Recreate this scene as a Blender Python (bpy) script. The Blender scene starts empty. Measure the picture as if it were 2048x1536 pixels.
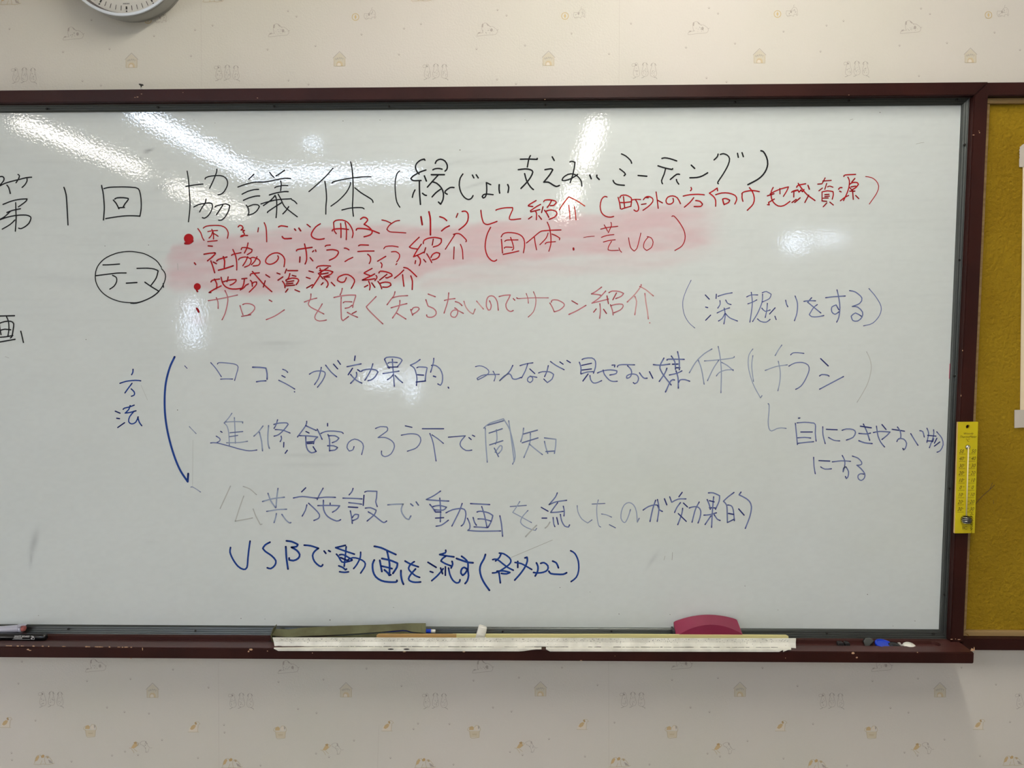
import bpy, bmesh, math, random
import numpy as np
from mathutils import Matrix, Vector
random.seed(7); rng = np.random.RandomState(3)
S = bpy.context.scene
COL = S.collection
# ---------------------------------------------------------------- camera
EYE = Vector((0.0, -1.35, 1.42)); FPX = 1545.0
PITCH, YAW, ROLL = 0.07927, -0.01998, -0.00239
fwd = Vector((math.sin(YAW)*math.cos(PITCH), math.cos(YAW)*math.cos(PITCH), -math.sin(PITCH)))
rgt = Vector((math.cos(YAW), -math.sin(YAW), 0)); upv = rgt.cross(fwd)
R2 = math.cos(ROLL)*rgt + math.sin(ROLL)*upv; U2 = -math.sin(ROLL)*rgt + math.cos(ROLL)*upv
cam = bpy.data.objects.new('camera', bpy.data.cameras.new('camera')); COL.objects.link(cam)
m = Matrix((R2, U2, -fwd)).transposed().to_4x4(); m.translation = EYE
cam.matrix_world = m
cam.data.sensor_width = 36; cam.data.lens = FPX/2048*36; cam.data.clip_start = 0.02
S.camera = cam
def ray(u, v):
    return (R2*((u-1024)/FPX) - U2*((v-768)/FPX) + fwd)
def pl(u, v, Y=0.0):
    d = ray(u, v); t = (Y-EYE.y)/d.y
    return EYE + d*t
def proj(P):
    d = Vector(P)-EYE; z = d.dot(fwd); return (1024+FPX*d.dot(R2)/z, 768-FPX*d.dot(U2)/z)
def refl(u, v, z=None, y=None):
    d = ray(u, v); P = pl(u, v, 0.0); d = Vector((d.x, -d.y, d.z))
    t = (z-P.z)/d.z if z is not None else (y-P.y)/d.y
    return P + d*t
# ---------------------------------------------------------------- world, exposure
W = bpy.data.worlds.new('world'); S.world = W; W.use_nodes = True
W.node_tree.nodes['Background'].inputs[0].default_value = (0.72, 0.82, 1.0, 1)
W.node_tree.nodes['Background'].inputs[1].default_value = 0.6
S.view_settings.view_transform = 'Standard'; S.view_settings.look = 'None'
S.view_settings.exposure = 0.0; S.view_settings.gamma = 1.0; S.view_settings.use_curve_mapping = False
S.cycles.use_denoising = True
S.cycles.max_bounces = 8; S.cycles.diffuse_bounces = 4; S.cycles.sample_clamp_indirect = 6
TUBE_POWER = 34.0; NEAR_POWER = 64.0; SIDE_POWER = 5.6; PANE_POWER = 14.0; COOL_POWER = 45.0
# ---------------------------------------------------------------- helpers
def s2l(c):
    return tuple((x/255/12.92 if x/255 <= .04045 else ((x/255+.055)/1.055)**2.4) for x in c[:3])
def mat(name, rgb, rough=0.5, metal=0.0, coat=0.0, coat_rough=0.1, emit=None, estr=0.0, spec=0.5,
        var=None, vscale=20, bump=0.0, bscale=200, bdist=0.001, bdetail=2, alpha=1.0, trans=0.0, vmin=.4, vmax=.6, stretch=None):
    """rgb is sRGB 0-255 reflectance; var = second colour mixed in by noise"""
    M = bpy.data.materials.new(name); M.use_nodes = True
    nt = M.node_tree; P = nt.nodes['Principled BSDF']; I = P.inputs
    c = (*s2l(rgb), 1); I['Base Color'].default_value = c
    I['Roughness'].default_value = rough; I['Metallic'].default_value = metal
    I['Coat Weight'].default_value = coat; I['Coat Roughness'].default_value = coat_rough
    I['Specular IOR Level'].default_value = spec; I['Transmission Weight'].default_value = trans
    I['Alpha'].default_value = alpha
    tc = nt.nodes.new('ShaderNodeTexCoord'); vec = tc.outputs['Object']
    if stretch:
        mp = nt.nodes.new('ShaderNodeMapping'); mp.inputs['Scale'].default_value = stretch
        nt.links.new(vec, mp.inputs['Vector']); vec = mp.outputs['Vector']
    if emit: I['Emission Color'].default_value = (*s2l(emit), 1); I['Emission Strength'].default_value = estr
    if var:
        n = nt.nodes.new('ShaderNodeTexNoise'); n.inputs['Scale'].default_value = vscale; n.inputs['Detail'].default_value = 5
        nt.links.new(vec, n.inputs['Vector'])
        mr = nt.nodes.new('ShaderNodeMapRange'); mr.inputs[1].default_value = vmin; mr.inputs[2].default_value = vmax
        nt.links.new(n.outputs[0], mr.inputs[0])
        mx = nt.nodes.new('ShaderNodeMix'); mx.data_type = 'RGBA'
        mx.inputs[6].default_value = c; mx.inputs[7].default_value = (*s2l(var), 1)
        nt.links.new(mr.outputs[0], mx.inputs[0]); nt.links.new(mx.outputs[2], I['Base Color'])
    if bump:
        n2 = nt.nodes.new('ShaderNodeTexNoise'); n2.inputs['Scale'].default_value = bscale; n2.inputs['Detail'].default_value = bdetail
        nt.links.new(tc.outputs['Object'], n2.inputs['Vector'])
        b = nt.nodes.new('ShaderNodeBump'); b.inputs['Strength'].default_value = bump; b.inputs['Distance'].default_value = bdist
        nt.links.new(n2.outputs[0], b.inputs['Height']); nt.links.new(b.outputs[0], I['Normal'])
        M['bump'] = b.name
    return M
def attr_mat(name, rough=0.4, coat=0.0, spec=0.5):
    M = bpy.data.materials.new(name); M.use_nodes = True; nt = M.node_tree
    P = nt.nodes['Principled BSDF']; a = nt.nodes.new('ShaderNodeAttribute'); a.attribute_name = 'Col'
    nt.links.new(a.outputs['Color'], P.inputs['Base Color']); P.inputs['Roughness'].default_value = rough
    P.inputs['Coat Weight'].default_value = coat; P.inputs['Specular IOR Level'].default_value = spec
    return M
def link(name, me, m=None, parent=None, kind=None, label=None, cat=None, group=None, smooth=False):
    o = bpy.data.objects.new(name, me); COL.objects.link(o)
    if m is not None and me is not None: me.materials.append(m)
    if parent is not None: o.parent = parent
    if kind: o['kind'] = kind
    if label: o['label'] = label
    if cat: o['category'] = cat
    if group: o['group'] = group
    if smooth:
        for p in me.polygons: p.use_smooth = True
    return o
def pyd(V, F, name='mesh'):
    me = bpy.data.meshes.new(name); me.from_pydata([tuple(v) for v in V], [], F); me.update(); return me
def bm2me(bm, name='mesh'):
    bmesh.ops.recalc_face_normals(bm, faces=bm.faces)
    me = bpy.data.meshes.new(name); bm.to_mesh(me); bm.free(); return me
def empty(name, loc, label=None, cat=None, group=None, kind=None):
    o = bpy.data.objects.new(name, None); COL.objects.link(o); o.location = loc; o.empty_display_size = .02
    if label: o['label'] = label
    if cat: o['category'] = cat
    if group: o['group'] = group
    if kind: o['kind'] = kind
    return o
def par(o, root):
    """parent keeping world-space mesh coordinates"""
    o.parent = root; o.matrix_parent_inverse = Matrix.Translation(root.location).inverted(); return o
def add_box(bm, x0, x1, y0, y1, z0, z1):
    vs = [bm.verts.new(p) for p in ((x0,y0,z0),(x1,y0,z0),(x1,y1,z0),(x0,y1,z0),(x0,y0,z1),(x1,y0,z1),(x1,y1,z1),(x0,y1,z1))]
    for f in ((0,3,2,1),(4,5,6,7),(0,1,5,4),(1,2,6,5),(2,3,7,6),(3,0,4,7)): bm.faces.new([vs[i] for i in f])
def box(name, x0, x1, y0, y1, z0, z1, m, bev=0.0, seg=2, **k):
    bm = bmesh.new(); add_box(bm, x0, x1, y0, y1, z0, z1)
    if bev: bmesh.ops.bevel(bm, geom=bm.edges[:], offset=bev, segments=seg, affect='EDGES', profile=.5)
    root = k.pop('root', None); o = link(name, bm2me(bm, name), m, **k)
    if root: par(o, root)
    return o
def add_prism(bm, A, B):
    """closed loop A to closed loop B (lists of 3-D points), capped"""
    a = [bm.verts.new(p) for p in A]; b = [bm.verts.new(p) for p in B]; n = len(a)
    bm.faces.new(a); bm.faces.new(b[::-1])
    for i in range(n): bm.faces.new((a[i], b[i], b[(i+1) % n], a[(i+1) % n]))
def prism_px(name, pts, Y0, Y1, m, bev=0.0, seg=2, pts1=None, smooth=False, root=None, **k):
    """outline read at depth Y0 (front), extruded back to Y1, or lofted to outline pts1 there"""
    A = [pl(u, v, Y0) for u, v in pts]
    B = [pl(u, v, Y1) for u, v in pts1] if pts1 else [Vector((p.x, Y1, p.z)) for p in A]
    bm = bmesh.new(); add_prism(bm, A, B)
    if bev: bmesh.ops.bevel(bm, geom=bm.edges[:], offset=bev, segments=seg, affect='EDGES', profile=.5)
    o = link(name, bm2me(bm, name), m, smooth=smooth, **k)
    if root: par(o, root)
    return o
def add_lathe(bm, prof, P, ax, n=24):
    """prof list of (t along axis, radius); P origin; ax axis vector"""
    ax = Vector(ax).normalized(); q = ax.to_track_quat('Z', 'Y'); ex = q @ Vector((1,0,0)); ey = q @ Vector((0,1,0))
    rings = []
    for t, r in prof:
        rings.append([bm.verts.new(Vector(P)+ax*t+(ex*math.cos(a)+ey*math.sin(a))*r) for a in [2*math.pi*i/n for i in range(n)]])
    for k in range(len(rings)-1):
        for i in range(n):
            bm.faces.new((rings[k][i], rings[k][(i+1)%n], rings[k+1][(i+1)%n], rings[k+1][i]))
    bm.faces.new(rings[0][::-1]); bm.faces.new(rings[-1])
def lathe(name, prof, P, ax, m, n=24, smooth=True, root=None, **k):
    bm = bmesh.new(); add_lathe(bm, prof, P, ax, n); o = link(name, bm2me(bm, name), m, smooth=smooth, **k)
    if root: par(o, root)
    return o
# ---- strokes of ink or print as thin flat film on a surface
def smooth_poly(P):
    """split at sharp corners, Catmull-Rom in between"""
    P = [np.array(p, float) for p in P]; out = []; cur = [P[0]]
    for i in range(1, len(P)-1):
        cur.append(P[i]); a = P[i]-P[i-1]; b = P[i+1]-P[i]
        if np.dot(a, b) < 0.35*np.linalg.norm(a)*np.linalg.norm(b)-1e-9: out.append(cur); cur = [P[i]]
    cur.append(P[-1]); out.append(cur); res = []
    for c in out:
        if len(c) == 2: res.append(c); continue
        q = [2*c[0]-c[1]]+c+[2*c[-1]-c[-2]]; r = [c[0]]
        for i in range(1, len(q)-2):
            L = np.linalg.norm(q[i+1]-q[i]); n = max(2, min(8, int(L/5)))
            for k in range(1, n+1):
                t = k/n
                r.append(.5*((2*q[i])+(-q[i-1]+q[i+1])*t+(2*q[i-1]-5*q[i]+4*q[i+1]-q[i+2])*t*t+(-q[i-1]+3*q[i]-3*q[i+1]+q[i+2])*t**3))
        res.append(r)
    return res
class Film:
    def __init__(s): s.V = []; s.F = []; s.C = []
    def ribbon(s, pts, w, c0, c1=None, depth=0.0, fade=4.0):
        subs = smooth_poly(pts) if len(pts) > 1 else [[np.array(pts[0]), np.array(pts[0])+.3]]
        tot = sum(np.linalg.norm(np.subtract(b, a)) for r in subs for a, b in zip(r, r[1:])); run = 0.0
        c0 = np.array(c0); c1 = np.array(c1 if c1 is not None else c0)
        for r in subs:
            n = len(r); L = []; base = len(s.V)
            T = [np.subtract(r[min(i+1, n-1)], r[max(i-1, 0)]) for i in range(n)]
            T = [t/max(np.linalg.norm(t), 1e-6) for t in T]
            for i in range(n):
                if i: run += np.linalg.norm(np.subtract(r[i], r[i-1]))
                e = max(0., 1-min(run, tot-run)/fade); c = c0*(1-e)+c1*e; N = np.array((-T[i][1], T[i][0]))*w/2
                s.V += [(*(r[i]+N), depth), (*(r[i]-N), depth)]; s.C += [c, c]
                if i: s.F.append((base+2*i-2, base+2*i, base+2*i+1, base+2*i-1))
            for i, sg in ((0, -1), (n-1, 1)):
                cap = [base+2*i]; t = T[i]*sg; N = np.array((-T[i][1], T[i][0]))
                for a in (.25, .5, .75):
                    th = a*math.pi; s.V.append((*(r[i]+(N*math.cos(th)+t*math.sin(th))*w/2), depth)); s.C.append(s.C[base+2*i]); cap.append(len(s.V)-1)
                cap.append(base+2*i+1); s.F.append(tuple(cap))
    def blob(s, pts, c, depth=0.0):
        b = len(s.V)
        for p in pts: s.V.append((*p, depth)); s.C.append(np.array(c))
        s.F.append(tuple(range(b, b+len(pts))))
    def disc(s, x, y, r, c, depth=0.0, n=20, ry=None):
        s.blob([(x+r*math.cos(2*math.pi*i/n), y+(ry or r)*math.sin(2*math.pi*i/n)) for i in range(n)], c, depth)
    def build(s, name, m, fn, parent=None, root=None, **k):
        """fn maps (u, v, depth) to a 3-D point"""
        me = pyd([fn(*v) for v in s.V], s.F, name)
        a = me.color_attributes.new('Col', 'FLOAT_COLOR', 'POINT')
        a.data.foreach_set('color', np.array([(*c, 1.0) for c in s.C], dtype=np.float32).ravel())
        o = link(name, me, m, parent=parent, **k)
        if root: par(o, root)
        return o
INK = r"""
L black handwriting of the top heading line
@ 0 320 6.4
k 2.2: -60,300 -30,230 10,212 38,215 52,238 40,275 -10,330; -40,352 60,300 160,270 250,248 340,225 405,220; 230,185 248,200 240,235 205,292; 345,238 345,270 320,315 282,352; 88,322 112,355 132,430; 38,568 150,525 260,502 345,498 330,530 235,600; 200,545 203,640 206,760 196,912; 88,672 160,645 262,624; 130,660 60,725 0,758; -10,768 100,730 220,708 330,705 380,720 396,745 370,810 310,860 265,878 238,872; 190,768 130,825 28,885
k 2.3: 818,350 845,440 858,600 870,832
k 2.3: 1300,325 1322,440 1335,600 1330,700 1324,768; 1330,366 1400,350 1560,344 1690,350 1770,368 1800,460 1808,580 1802,660 1790,722; 1352,750 1460,732 1600,715 1720,714 1790,718; 1450,512 1490,560 1522,625; 1468,500 1500,484 1580,482 1640,492 1640,510 1600,560 1578,600; 1522,612 1592,606
@ 350 300 6.4
k 2.2: 155,270 172,380 184,540 192,680 188,780 172,920; 140,465 250,448 358,436; 385,372 395,352 470,332 580,328 640,350 672,400 668,460 630,530 590,565 550,572; 536,245 530,290 490,390 443,490; 240,730 300,700 400,680 460,680 480,710 468,770 430,835 380,872 350,865; 397,628 385,680 350,730 315,792; 510,732 530,715 590,700 650,690 700,710 690,765 650,845 600,895 558,898; 612,705 580,755 530,828
k 2.2: 940,375 975,345 1010,310; 805,474 900,440 1020,412 1160,408 1280,385 1400,362 1480,366; 858,566 930,530 1010,508 1070,504; 875,645 940,615 1030,590 1084,588; 912,706 935,740 945,800 935,830; 940,722 1000,700 1060,702 1080,725 1050,775 1000,815 930,835; 1212,285 1240,325 1268,350; 1292,332 1345,300 1402,258; 1352,395 1360,440 1352,520; 1276,485 1300,470 1380,455 1444,454; 1208,575 1300,548 1400,532 1450,534; 1100,690 1200,660 1320,635 1490,624; 1282,580 1230,640 1132,712; 1285,590 1300,640 1302,760 1294,866; 1184,802 1190,788 1260,740 1360,676; 1320,565 1350,620 1400,720 1480,790 1566,855; 1455,725 1425,770 1380,818; 1494,636 1530,655 1560,688
@ 600 290 6.4
k 2.2: 422,298 330,400 230,495 114,597; 318,465 332,560 340,680 332,780 330,885; 648,216 664,290 676,420 680,560 676,700 672,800 684,912; 410,488 430,470 560,440 700,418 820,407 908,407; 645,478 640,520 590,610 500,705 396,783; 702,548 780,610 880,672 925,705 935,735; 536,832 640,808 740,800 800,804 820,818
k 2.2: 1275,332 1240,370 1218,480 1222,620 1240,730 1278,796
k 2.7: 1600,195 1590,180 1540,195 1490,240 1478,290 1500,345 1525,372; 1612,320 1540,345 1450,395 1418,430 1450,455 1550,455; 1592,395 1618,462; 1528,460 1530,600 1542,760; 1472,575 1450,620 1438,670; 1568,618 1596,640 1618,646; 1732,235 1750,200 1800,182 1855,205 1885,260 1880,310 1856,334; 1700,318 1730,304 1780,300 1820,310; 1680,380 1848,380; 1766,388 1700,460 1630,540; 1690,470 1750,490 1810,550 1836,620 1830,700 1800,758 1772,730; 1800,566 1740,610 1690,665; 1972,545 1920,545 1860,590 1860,615 1885,630
@ 900 280 6.4
k 2.6: 165,435 130,490 118,580 140,670 185,735 235,762 275,745 295,712; 286,448 306,486; 335,445 362,486
k 2.6: 522,572 465,545 470,600 468,680 450,730 425,742 412,725 430,700 470,692 552,700
k 2.8: 630,572 628,630 636,680; 738,570 752,610 742,672
k 2.7: 900,246 1000,244 1115,248 1117,235; 1030,200 1010,240 990,345; 874,380 960,370 1030,380 1060,410 1030,480 980,545 908,620; 955,430 980,520 1030,600 1068,635
k 2.7: 1308,215 1334,262; 1215,380 1290,368 1315,380 1280,440 1200,540 1260,540 1310,570 1360,595 1400,582
k 2.4: 1535,280 1560,272 1600,285 1590,360 1570,450 1538,545; 1635,440 1560,490 1470,520 1435,515 1450,480 1510,440 1580,435 1640,470 1680,530 1688,590
k 2.9: 1788,448 1808,496; 1880,450 1880,475 1910,505
@ 1200 280 6.4
k 2.6: 275,178 330,205 390,260 405,298; 252,370 310,415 325,440 308,458; 168,518 185,550 230,572 312,580
k 2.8: 488,454 600,464
k 2.6: 792,236 830,228 900,240 982,268; 742,330 820,355 920,376 930,366; 838,372 820,440 788,520 800,560
k 2.6: 1018,440 980,440 900,505; 978,505 984,530 1008,565
k 2.7: 1168,322 1212,364; 1150,484 1240,480 1310,460 1378,420
k 2.6: 1512,180 1500,215 1460,255; 1540,185 1580,175 1630,195 1658,240 1640,320 1580,430 1508,540 1515,560; 1760,170 1770,222; 1818,162 1835,214
@ 1480 280 6.4
k 2.7: 268,138 300,150 340,220 355,310 320,410 240,495 100,572
L black handwriting inside the ringed word at left
@ 0 480 6.0235
k 1.9: 1945,330 1880,245 1750,170 1620,142 1520,140 1400,160 1260,225 1175,320 1148,420 1160,520 1220,620 1320,695 1450,742 1580,755 1680,748 1820,690 1920,610 1975,520 1995,440 1980,385 1945,345; 1575,762 1640,762 1740,730 1850,675 1915,620; 1970,570 1965,525
k 2.2: 1240,300 1320,298 1440,290; 1155,430 1300,412 1420,398 1520,397; 1355,425 1400,450 1405,500 1375,555 1322,592
k 2.3: 1522,520 1650,512
k 2.2: 1650,342 1780,340 1860,350 1905,372 1880,460 1818,548; 1745,508 1820,560 1905,612
L black handwriting cut off at the left edge
k 2.3: -20,916 80,914 175,912; 78,925 100,975 108,1060 96,1155; -5,1002 60,982 130,980 165,1010 158,1080 145,1160 125,1180; 15,1085 60,1075 130,1082; -8,1020 0,1080 12,1140; -10,1172 80,1165 155,1150; -20,1232 90,1212 182,1196
k 2.2: 250,1098 265,1160 282,1235
L red handwriting of the first line under the heading
@ 350 300 6.4
r 4: D 175,1133 62; 130,1195 180,1195 225,1165
r 2.0: 292,1006 330,1060 350,1120 372,1158; 362,1000 400,975 500,965 590,970 650,1000 682,1060 670,1130; 420,1045 470,1035 545,1030; 470,1015 490,1060 492,1140; 480,1050 465,1095 435,1128; 495,1070 525,1085 552,1105; 418,1172 480,1165 540,1160
r 2.3: 808,985 825,966 855,970 872,1000 845,1025; 850,1022 890,1030 868,1048 888,1070 875,1100 840,1110 860,1092 930,1095
r 2.2: 1068,995 1060,1048; 1142,930 1165,990 1172,1080 1174,1175
r 2.6: 1325,985 1360,970 1440,982; 1372,1108 1400,1135 1490,1132; 1530,1010 1545,1028; 1585,1000 1610,1035
r 2.4: 1690,952 1732,985; 1860,945 1800,985 1750,1060 1750,1105 1790,1135 1850,1145 1910,1135
@ 600 290 6.4
r 2.3: 430,1000 435,1060 440,1100 465,1135; 430,990 460,965 540,960 610,990 660,1060 680,1130 668,1185; 520,1005 525,1090 524,1185; 578,990 595,1080 592,1212; 412,1100 425,1080 520,1070 620,1082
r 2.6: 775,950 810,925 850,935 865,965 820,1015 880,1050 925,1105 900,1150 820,1175; 720,1090 740,1068 880,1080 1015,1130
r 2.0: 1048,960 1100,970 1160,998; 1275,965 1220,975 1140,1030 1112,1080 1150,1110 1250,1118 1355,1125
r 3.0: 1548,918 1565,1020; 1650,855 1668,950 1670,1150
r 2.6: 1788,918 1840,935 1878,968; 1912,1035 1860,1060 1812,1100
@ 900 280 6.4
r 2.4: 100,940 80,990; 155,915 200,912 232,950 228,1030 190,1090 115,1150
r 2.3: 395,900 405,980 430,1060 480,1082 540,1065 602,1042
r 2.2: 588,900 600,890 700,868 800,865 800,895 760,990 780,1020 905,1008
r 2.3: 1102,775 1010,830 1005,845 1060,852; 1160,824 1110,850 1030,905 1035,920 1150,890; 1090,905 1108,940 1105,1020; 1048,980 1005,1010; 1135,968 1172,1015; 1190,855 1172,930; 1200,790 1215,770 1280,765 1345,780 1360,800 1330,835 1285,840; 1300,775 1270,830 1245,862; 1210,900 1240,940 1265,990; 1230,910 1290,895 1350,910 1370,940 1340,985 1270,1015
o 2.0: 1520,728 1460,800 1400,892; 1520,728 1620,775 1725,845; 1520,835 1530,920 1536,1010; 1590,850 1605,930 1612,1022
@ 1200 280 6.4
r 2.2: 90,730 60,722 20,760 2,850 20,930 70,975 130,988 175,978
r 2.2: 232,735 250,800 262,880; 255,740 270,712 330,705 385,730 405,760 395,850; 300,725 315,860; 265,800 320,800 400,790; 275,885 330,865 390,850; 400,770 450,760 520,762; 455,765 480,810 495,870 485,905 460,912 435,895
r 2.2: 555,765 580,735 620,722 670,745 675,790 620,850 550,900; 585,735 620,738; 530,825 590,815; 718,665 730,750 745,875; 735,770 800,805
r 2.3: 935,748 940,790 905,820 860,815 845,775 870,730 930,715 990,740 1030,815
r 2.3: 1165,608 1172,630 1158,650; 1065,718 1150,700 1260,695 1335,702; 1200,738 1150,800 1080,860; 1225,775 1280,785 1312,820 1290,850 1205,852
r 2.3: 1505,650 1500,615 1450,650 1400,680 1450,720 1480,770 1480,848; 1480,700 1560,678 1650,680 1730,710 1750,760 1725,820; 1570,760 1580,800 1590,828; 1570,755 1610,748 1660,770 1645,800 1590,825
r 2.3: 1820,690 1818,740 1830,785; 1815,690 1840,665 1950,645 2040,662; 1912,610 1950,660 1975,740 1960,820 1885,900
@ 1480 280 6.4
r 2.2: 425,608 400,660 402,740 430,800 490,845 560,840 640,785; 350,715 435,688; 350,828 375,830 365,800 440,755; 385,690 450,655 540,620 620,600 600,650 555,722; 510,620 512,690
r 2.3: 660,668 690,650 740,640; 690,655 688,730; 665,800 720,760; 700,800 770,740; 702,655 740,640 755,668 780,640 800,662 820,635; 725,605 745,580 840,560; 745,555 790,620 860,700 960,775; 880,705 830,800; 870,580 888,630
r 2.1: 1090,485 1055,550; 1060,525 1168,517; 995,565 1050,560; 1110,555 1085,632; 1120,600 1150,590 1190,605; 1055,615 1010,650; 1050,665 1050,780; 1050,665 1120,650 1190,660 1195,700 1180,758; 1085,700 1140,695; 1085,725 1145,718; 1062,745 1130,742; 1055,780 1110,785; 1110,805 1065,855; 1150,795 1195,832
r 2.3: 1262,630 1280,610 1305,610; 1275,655 1295,665; 1285,778 1340,735 1390,710; 1330,468 1345,448 1480,440; 1380,475 1400,520 1395,600 1370,680 1325,775; 1470,492 1430,540; 1400,570 1440,545 1500,545 1515,570 1480,610 1430,640; 1420,600 1480,590; 1395,600 1450,660; 1405,655 1470,655; 1440,640 1450,760; 1480,710 1520,750
r 1.5: 1608,468 1680,480 1740,520 1775,590 1750,680 1655,820
L red handwriting of the second line with a bracket
@ 350 460 6.4
r 2.6: 248,420 265,442
r 2.6: 425,203 478,208; 370,310 440,298 510,292 515,305 470,350 415,395; 458,395 485,470 508,548; 490,410 530,432; 535,395 560,375 665,345; 618,340 635,400 630,480; 555,515 650,490 745,458
r 2.2: 740,250 775,330 790,420 790,512; 725,325 740,312 845,290; 848,250 860,225 930,228 985,250 980,280 925,315; 935,165 920,230 888,295; 815,382 830,360 900,345 960,365 975,400 950,450 890,475; 930,342 905,400 868,458; 965,362 1000,350 1060,370 1090,405 1070,450 1000,460; 1050,342 1020,400 978,445
r 2.3: 1315,330 1325,355 1300,400 1240,435 1190,435 1158,405 1180,350 1240,305 1310,292 1370,320 1405,380 1395,470
r 2.5: 1555,265 1570,250 1660,235 1755,222; 1658,178 1680,280 1685,380 1665,435; 1600,345 1595,412; 1730,355 1765,395; 1760,280 1775,265; 1798,255 1805,275
@ 620 440 6.4
r 2.3: 195,338 210,325 260,320; 215,385 290,378 355,395 360,430 320,480 248,515
r 2.3: 440,360 465,362 498,382; 448,532 490,505 548,478
r 2.3: 622,330 650,318 748,322; 612,404 700,398 820,397; 738,438 772,470 775,520 758,558
r 2.2: 970,465 910,500 865,528; 905,545 922,570 915,608
r 2.0: 945,368 970,340 1050,332 1128,345; 1042,408 1100,405 1145,440 1140,490 1110,535; 1112,558 1100,572
r 2.3: 1398,220 1330,285 1272,345 1300,360 1375,372; 1425,310 1370,390 1325,470 1400,440 1455,412; 1375,455 1410,500 1412,550 1398,582; 1352,520 1345,558; 1455,505 1482,538; 1480,355 1462,420; 1450,302 1460,260 1520,232 1600,222 1680,240 1680,285 1640,325 1578,345; 1578,245 1565,322; 1495,432 1530,490 1558,545; 1548,480 1570,440 1620,415 1660,430 1650,470 1610,500 1565,510
r 2.1: 1855,185 1800,270 1732,375; 1835,185 1880,172 1930,185 2000,255 1995,278; 1845,345 1838,500; 1925,312 1950,380 1958,500
@ 900 420 6.4
r 2.4: 520,222 480,300 455,400 452,500 480,590 530,645 570,655 598,638
r 2.1: 658,375 665,460 672,550; 655,345 680,305 740,288 830,295 900,320 945,370 955,450 940,548; 702,402 730,385 870,382; 775,350 800,420 815,490 795,515; 695,490 710,475 795,478; 680,568 780,548 880,525
r 1.9: 978,422 1060,355 1150,280 1200,265 1300,258 1422,255; 1080,350 1090,420 1108,510; 1245,155 1275,230 1290,330 1290,440 1265,528; 1255,295 1230,360 1150,445; 1305,308 1350,325 1405,360 1400,382; 1218,435 1240,415 1350,405
r 3.4: 1580,490 1582,508
@ 1120 420 6.4
r 1.1: 302,352 370,340 440,336
r 1.6: 520,245 600,225 740,208; 565,190 590,230 610,272; 652,158 658,200 618,290; 530,350 600,325 690,315; 555,410 620,392 708,380; 660,400 620,470 615,510 660,518 750,515; 755,485 765,515 788,540
r 1.6: 878,355 890,430 910,490 950,525 985,490 1010,400 1035,295
r 1.6: 1115,340 1165,355 1192,410 1170,480 1110,518 1070,480 1080,410 1130,345
r 1.7: 1432,82 1460,78 1530,160 1590,270 1600,370 1560,460 1470,518
L red handwriting of the third line after a large dot
@ 350 460 6.4
r 3: D 285,725 45; 275,765 288,788
r 2.4: 460,665 475,645 520,635 570,628; 505,628 535,690 530,750; 590,715 500,760 435,800 460,800; 590,605 605,670 640,720 700,750 780,755 855,745; 610,665 700,640 780,635 780,655 740,690 705,705; 680,600 672,640 664,662
r 2.4: 855,625 920,618; 888,625 880,690 860,740 835,768; 840,765 880,740 905,708 940,690; 965,645 985,670 990,720; 985,690 1010,668 1045,665 1040,700 1000,745 950,795; 965,585 975,560 1080,548; 990,530 1060,610 1140,700 1240,790; 1155,650 1130,730; 1162,572 1212,605
r 2.4: 1305,550 1345,565; 1318,642 1380,600; 1428,500 1408,552; 1440,520 1570,520; 1470,558 1455,610 1420,650; 1500,580 1548,592; 1375,655 1400,690 1408,740; 1420,640 1500,615 1570,625 1580,655 1550,700; 1430,665 1520,650; 1425,690 1510,680; 1410,715 1530,705; 1445,755 1415,795; 1535,765 1595,790
r 2.4: 1715,525 1770,540; 1680,605 1730,622; 1685,742 1760,700; 1812,488 1830,465 1900,455 1990,462; 1855,490 1870,540 1850,590 1800,670 1750,742; 1960,480 1840,555; 1850,520 1950,515 2020,535 1990,570 1900,600; 1870,565 1960,550; 1835,555 1895,625; 1910,605 1978,600; 1910,620 1950,660 1960,700 1940,735; 1895,675 1872,700; 2000,670 2045,715
@ 620 440 6.4
r 2.3: 465,738 440,790 390,795 350,770 365,730 430,700 490,700 550,740 570,790 528,875
r 2.4: 795,620 700,672 700,685 770,712 790,715; 828,690 760,725 670,768 740,765 825,752; 750,785 770,840 762,895; 740,835 697,858; 790,805 830,862; 845,710 858,735 830,775; 882,678 900,655 970,662 1040,690 1050,715 990,740 970,738; 985,695 890,770; 870,785 900,830 918,880; 900,810 960,795 1025,805 1035,835 990,860 930,858
r 2.4: 1200,640 1150,690 1080,745; 1200,608 1250,620 1310,670 1365,725; 1185,700 1192,770 1202,848; 1290,715 1310,780 1308,890
L faded pink handwriting of the fourth line
@ 350 460 6.4
r 4.0: 280,1005 290,1022; 292,1022 303,1048
p 1.9: 425,905 600,875 800,832; 528,865 550,920 552,1005; 640,775 675,860 670,950 640,1070 602,1150
p 2.0: 832,968 850,1030 870,1085; 868,955 900,942 960,945 1010,970 1020,1010 980,1060 935,1088; 852,1105 970,1085
p 2.1: 1205,895 1240,915; 1168,1148 1280,1100 1400,1022
p 1.9: 1740,818 1735,880 1705,945 1740,990 1820,1030 1905,1075; 1655,922 1740,890 1815,872; 1885,945 1840,1020 1795,1090 1795,1140 1850,1165 1938,1152
@ 640 540 6.4
p 2.1: 285,235 275,280 258,318; 178,352 280,330 380,320 455,322 455,340 430,420 418,478; 272,350 268,450 272,560 275,625 295,648 365,595; 298,420 320,405 408,408; 322,490 370,480 410,452; 350,542 410,575 480,605; 465,530 412,558
p 2.1: 718,340 650,410 592,470 620,510 720,610 805,690
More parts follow.
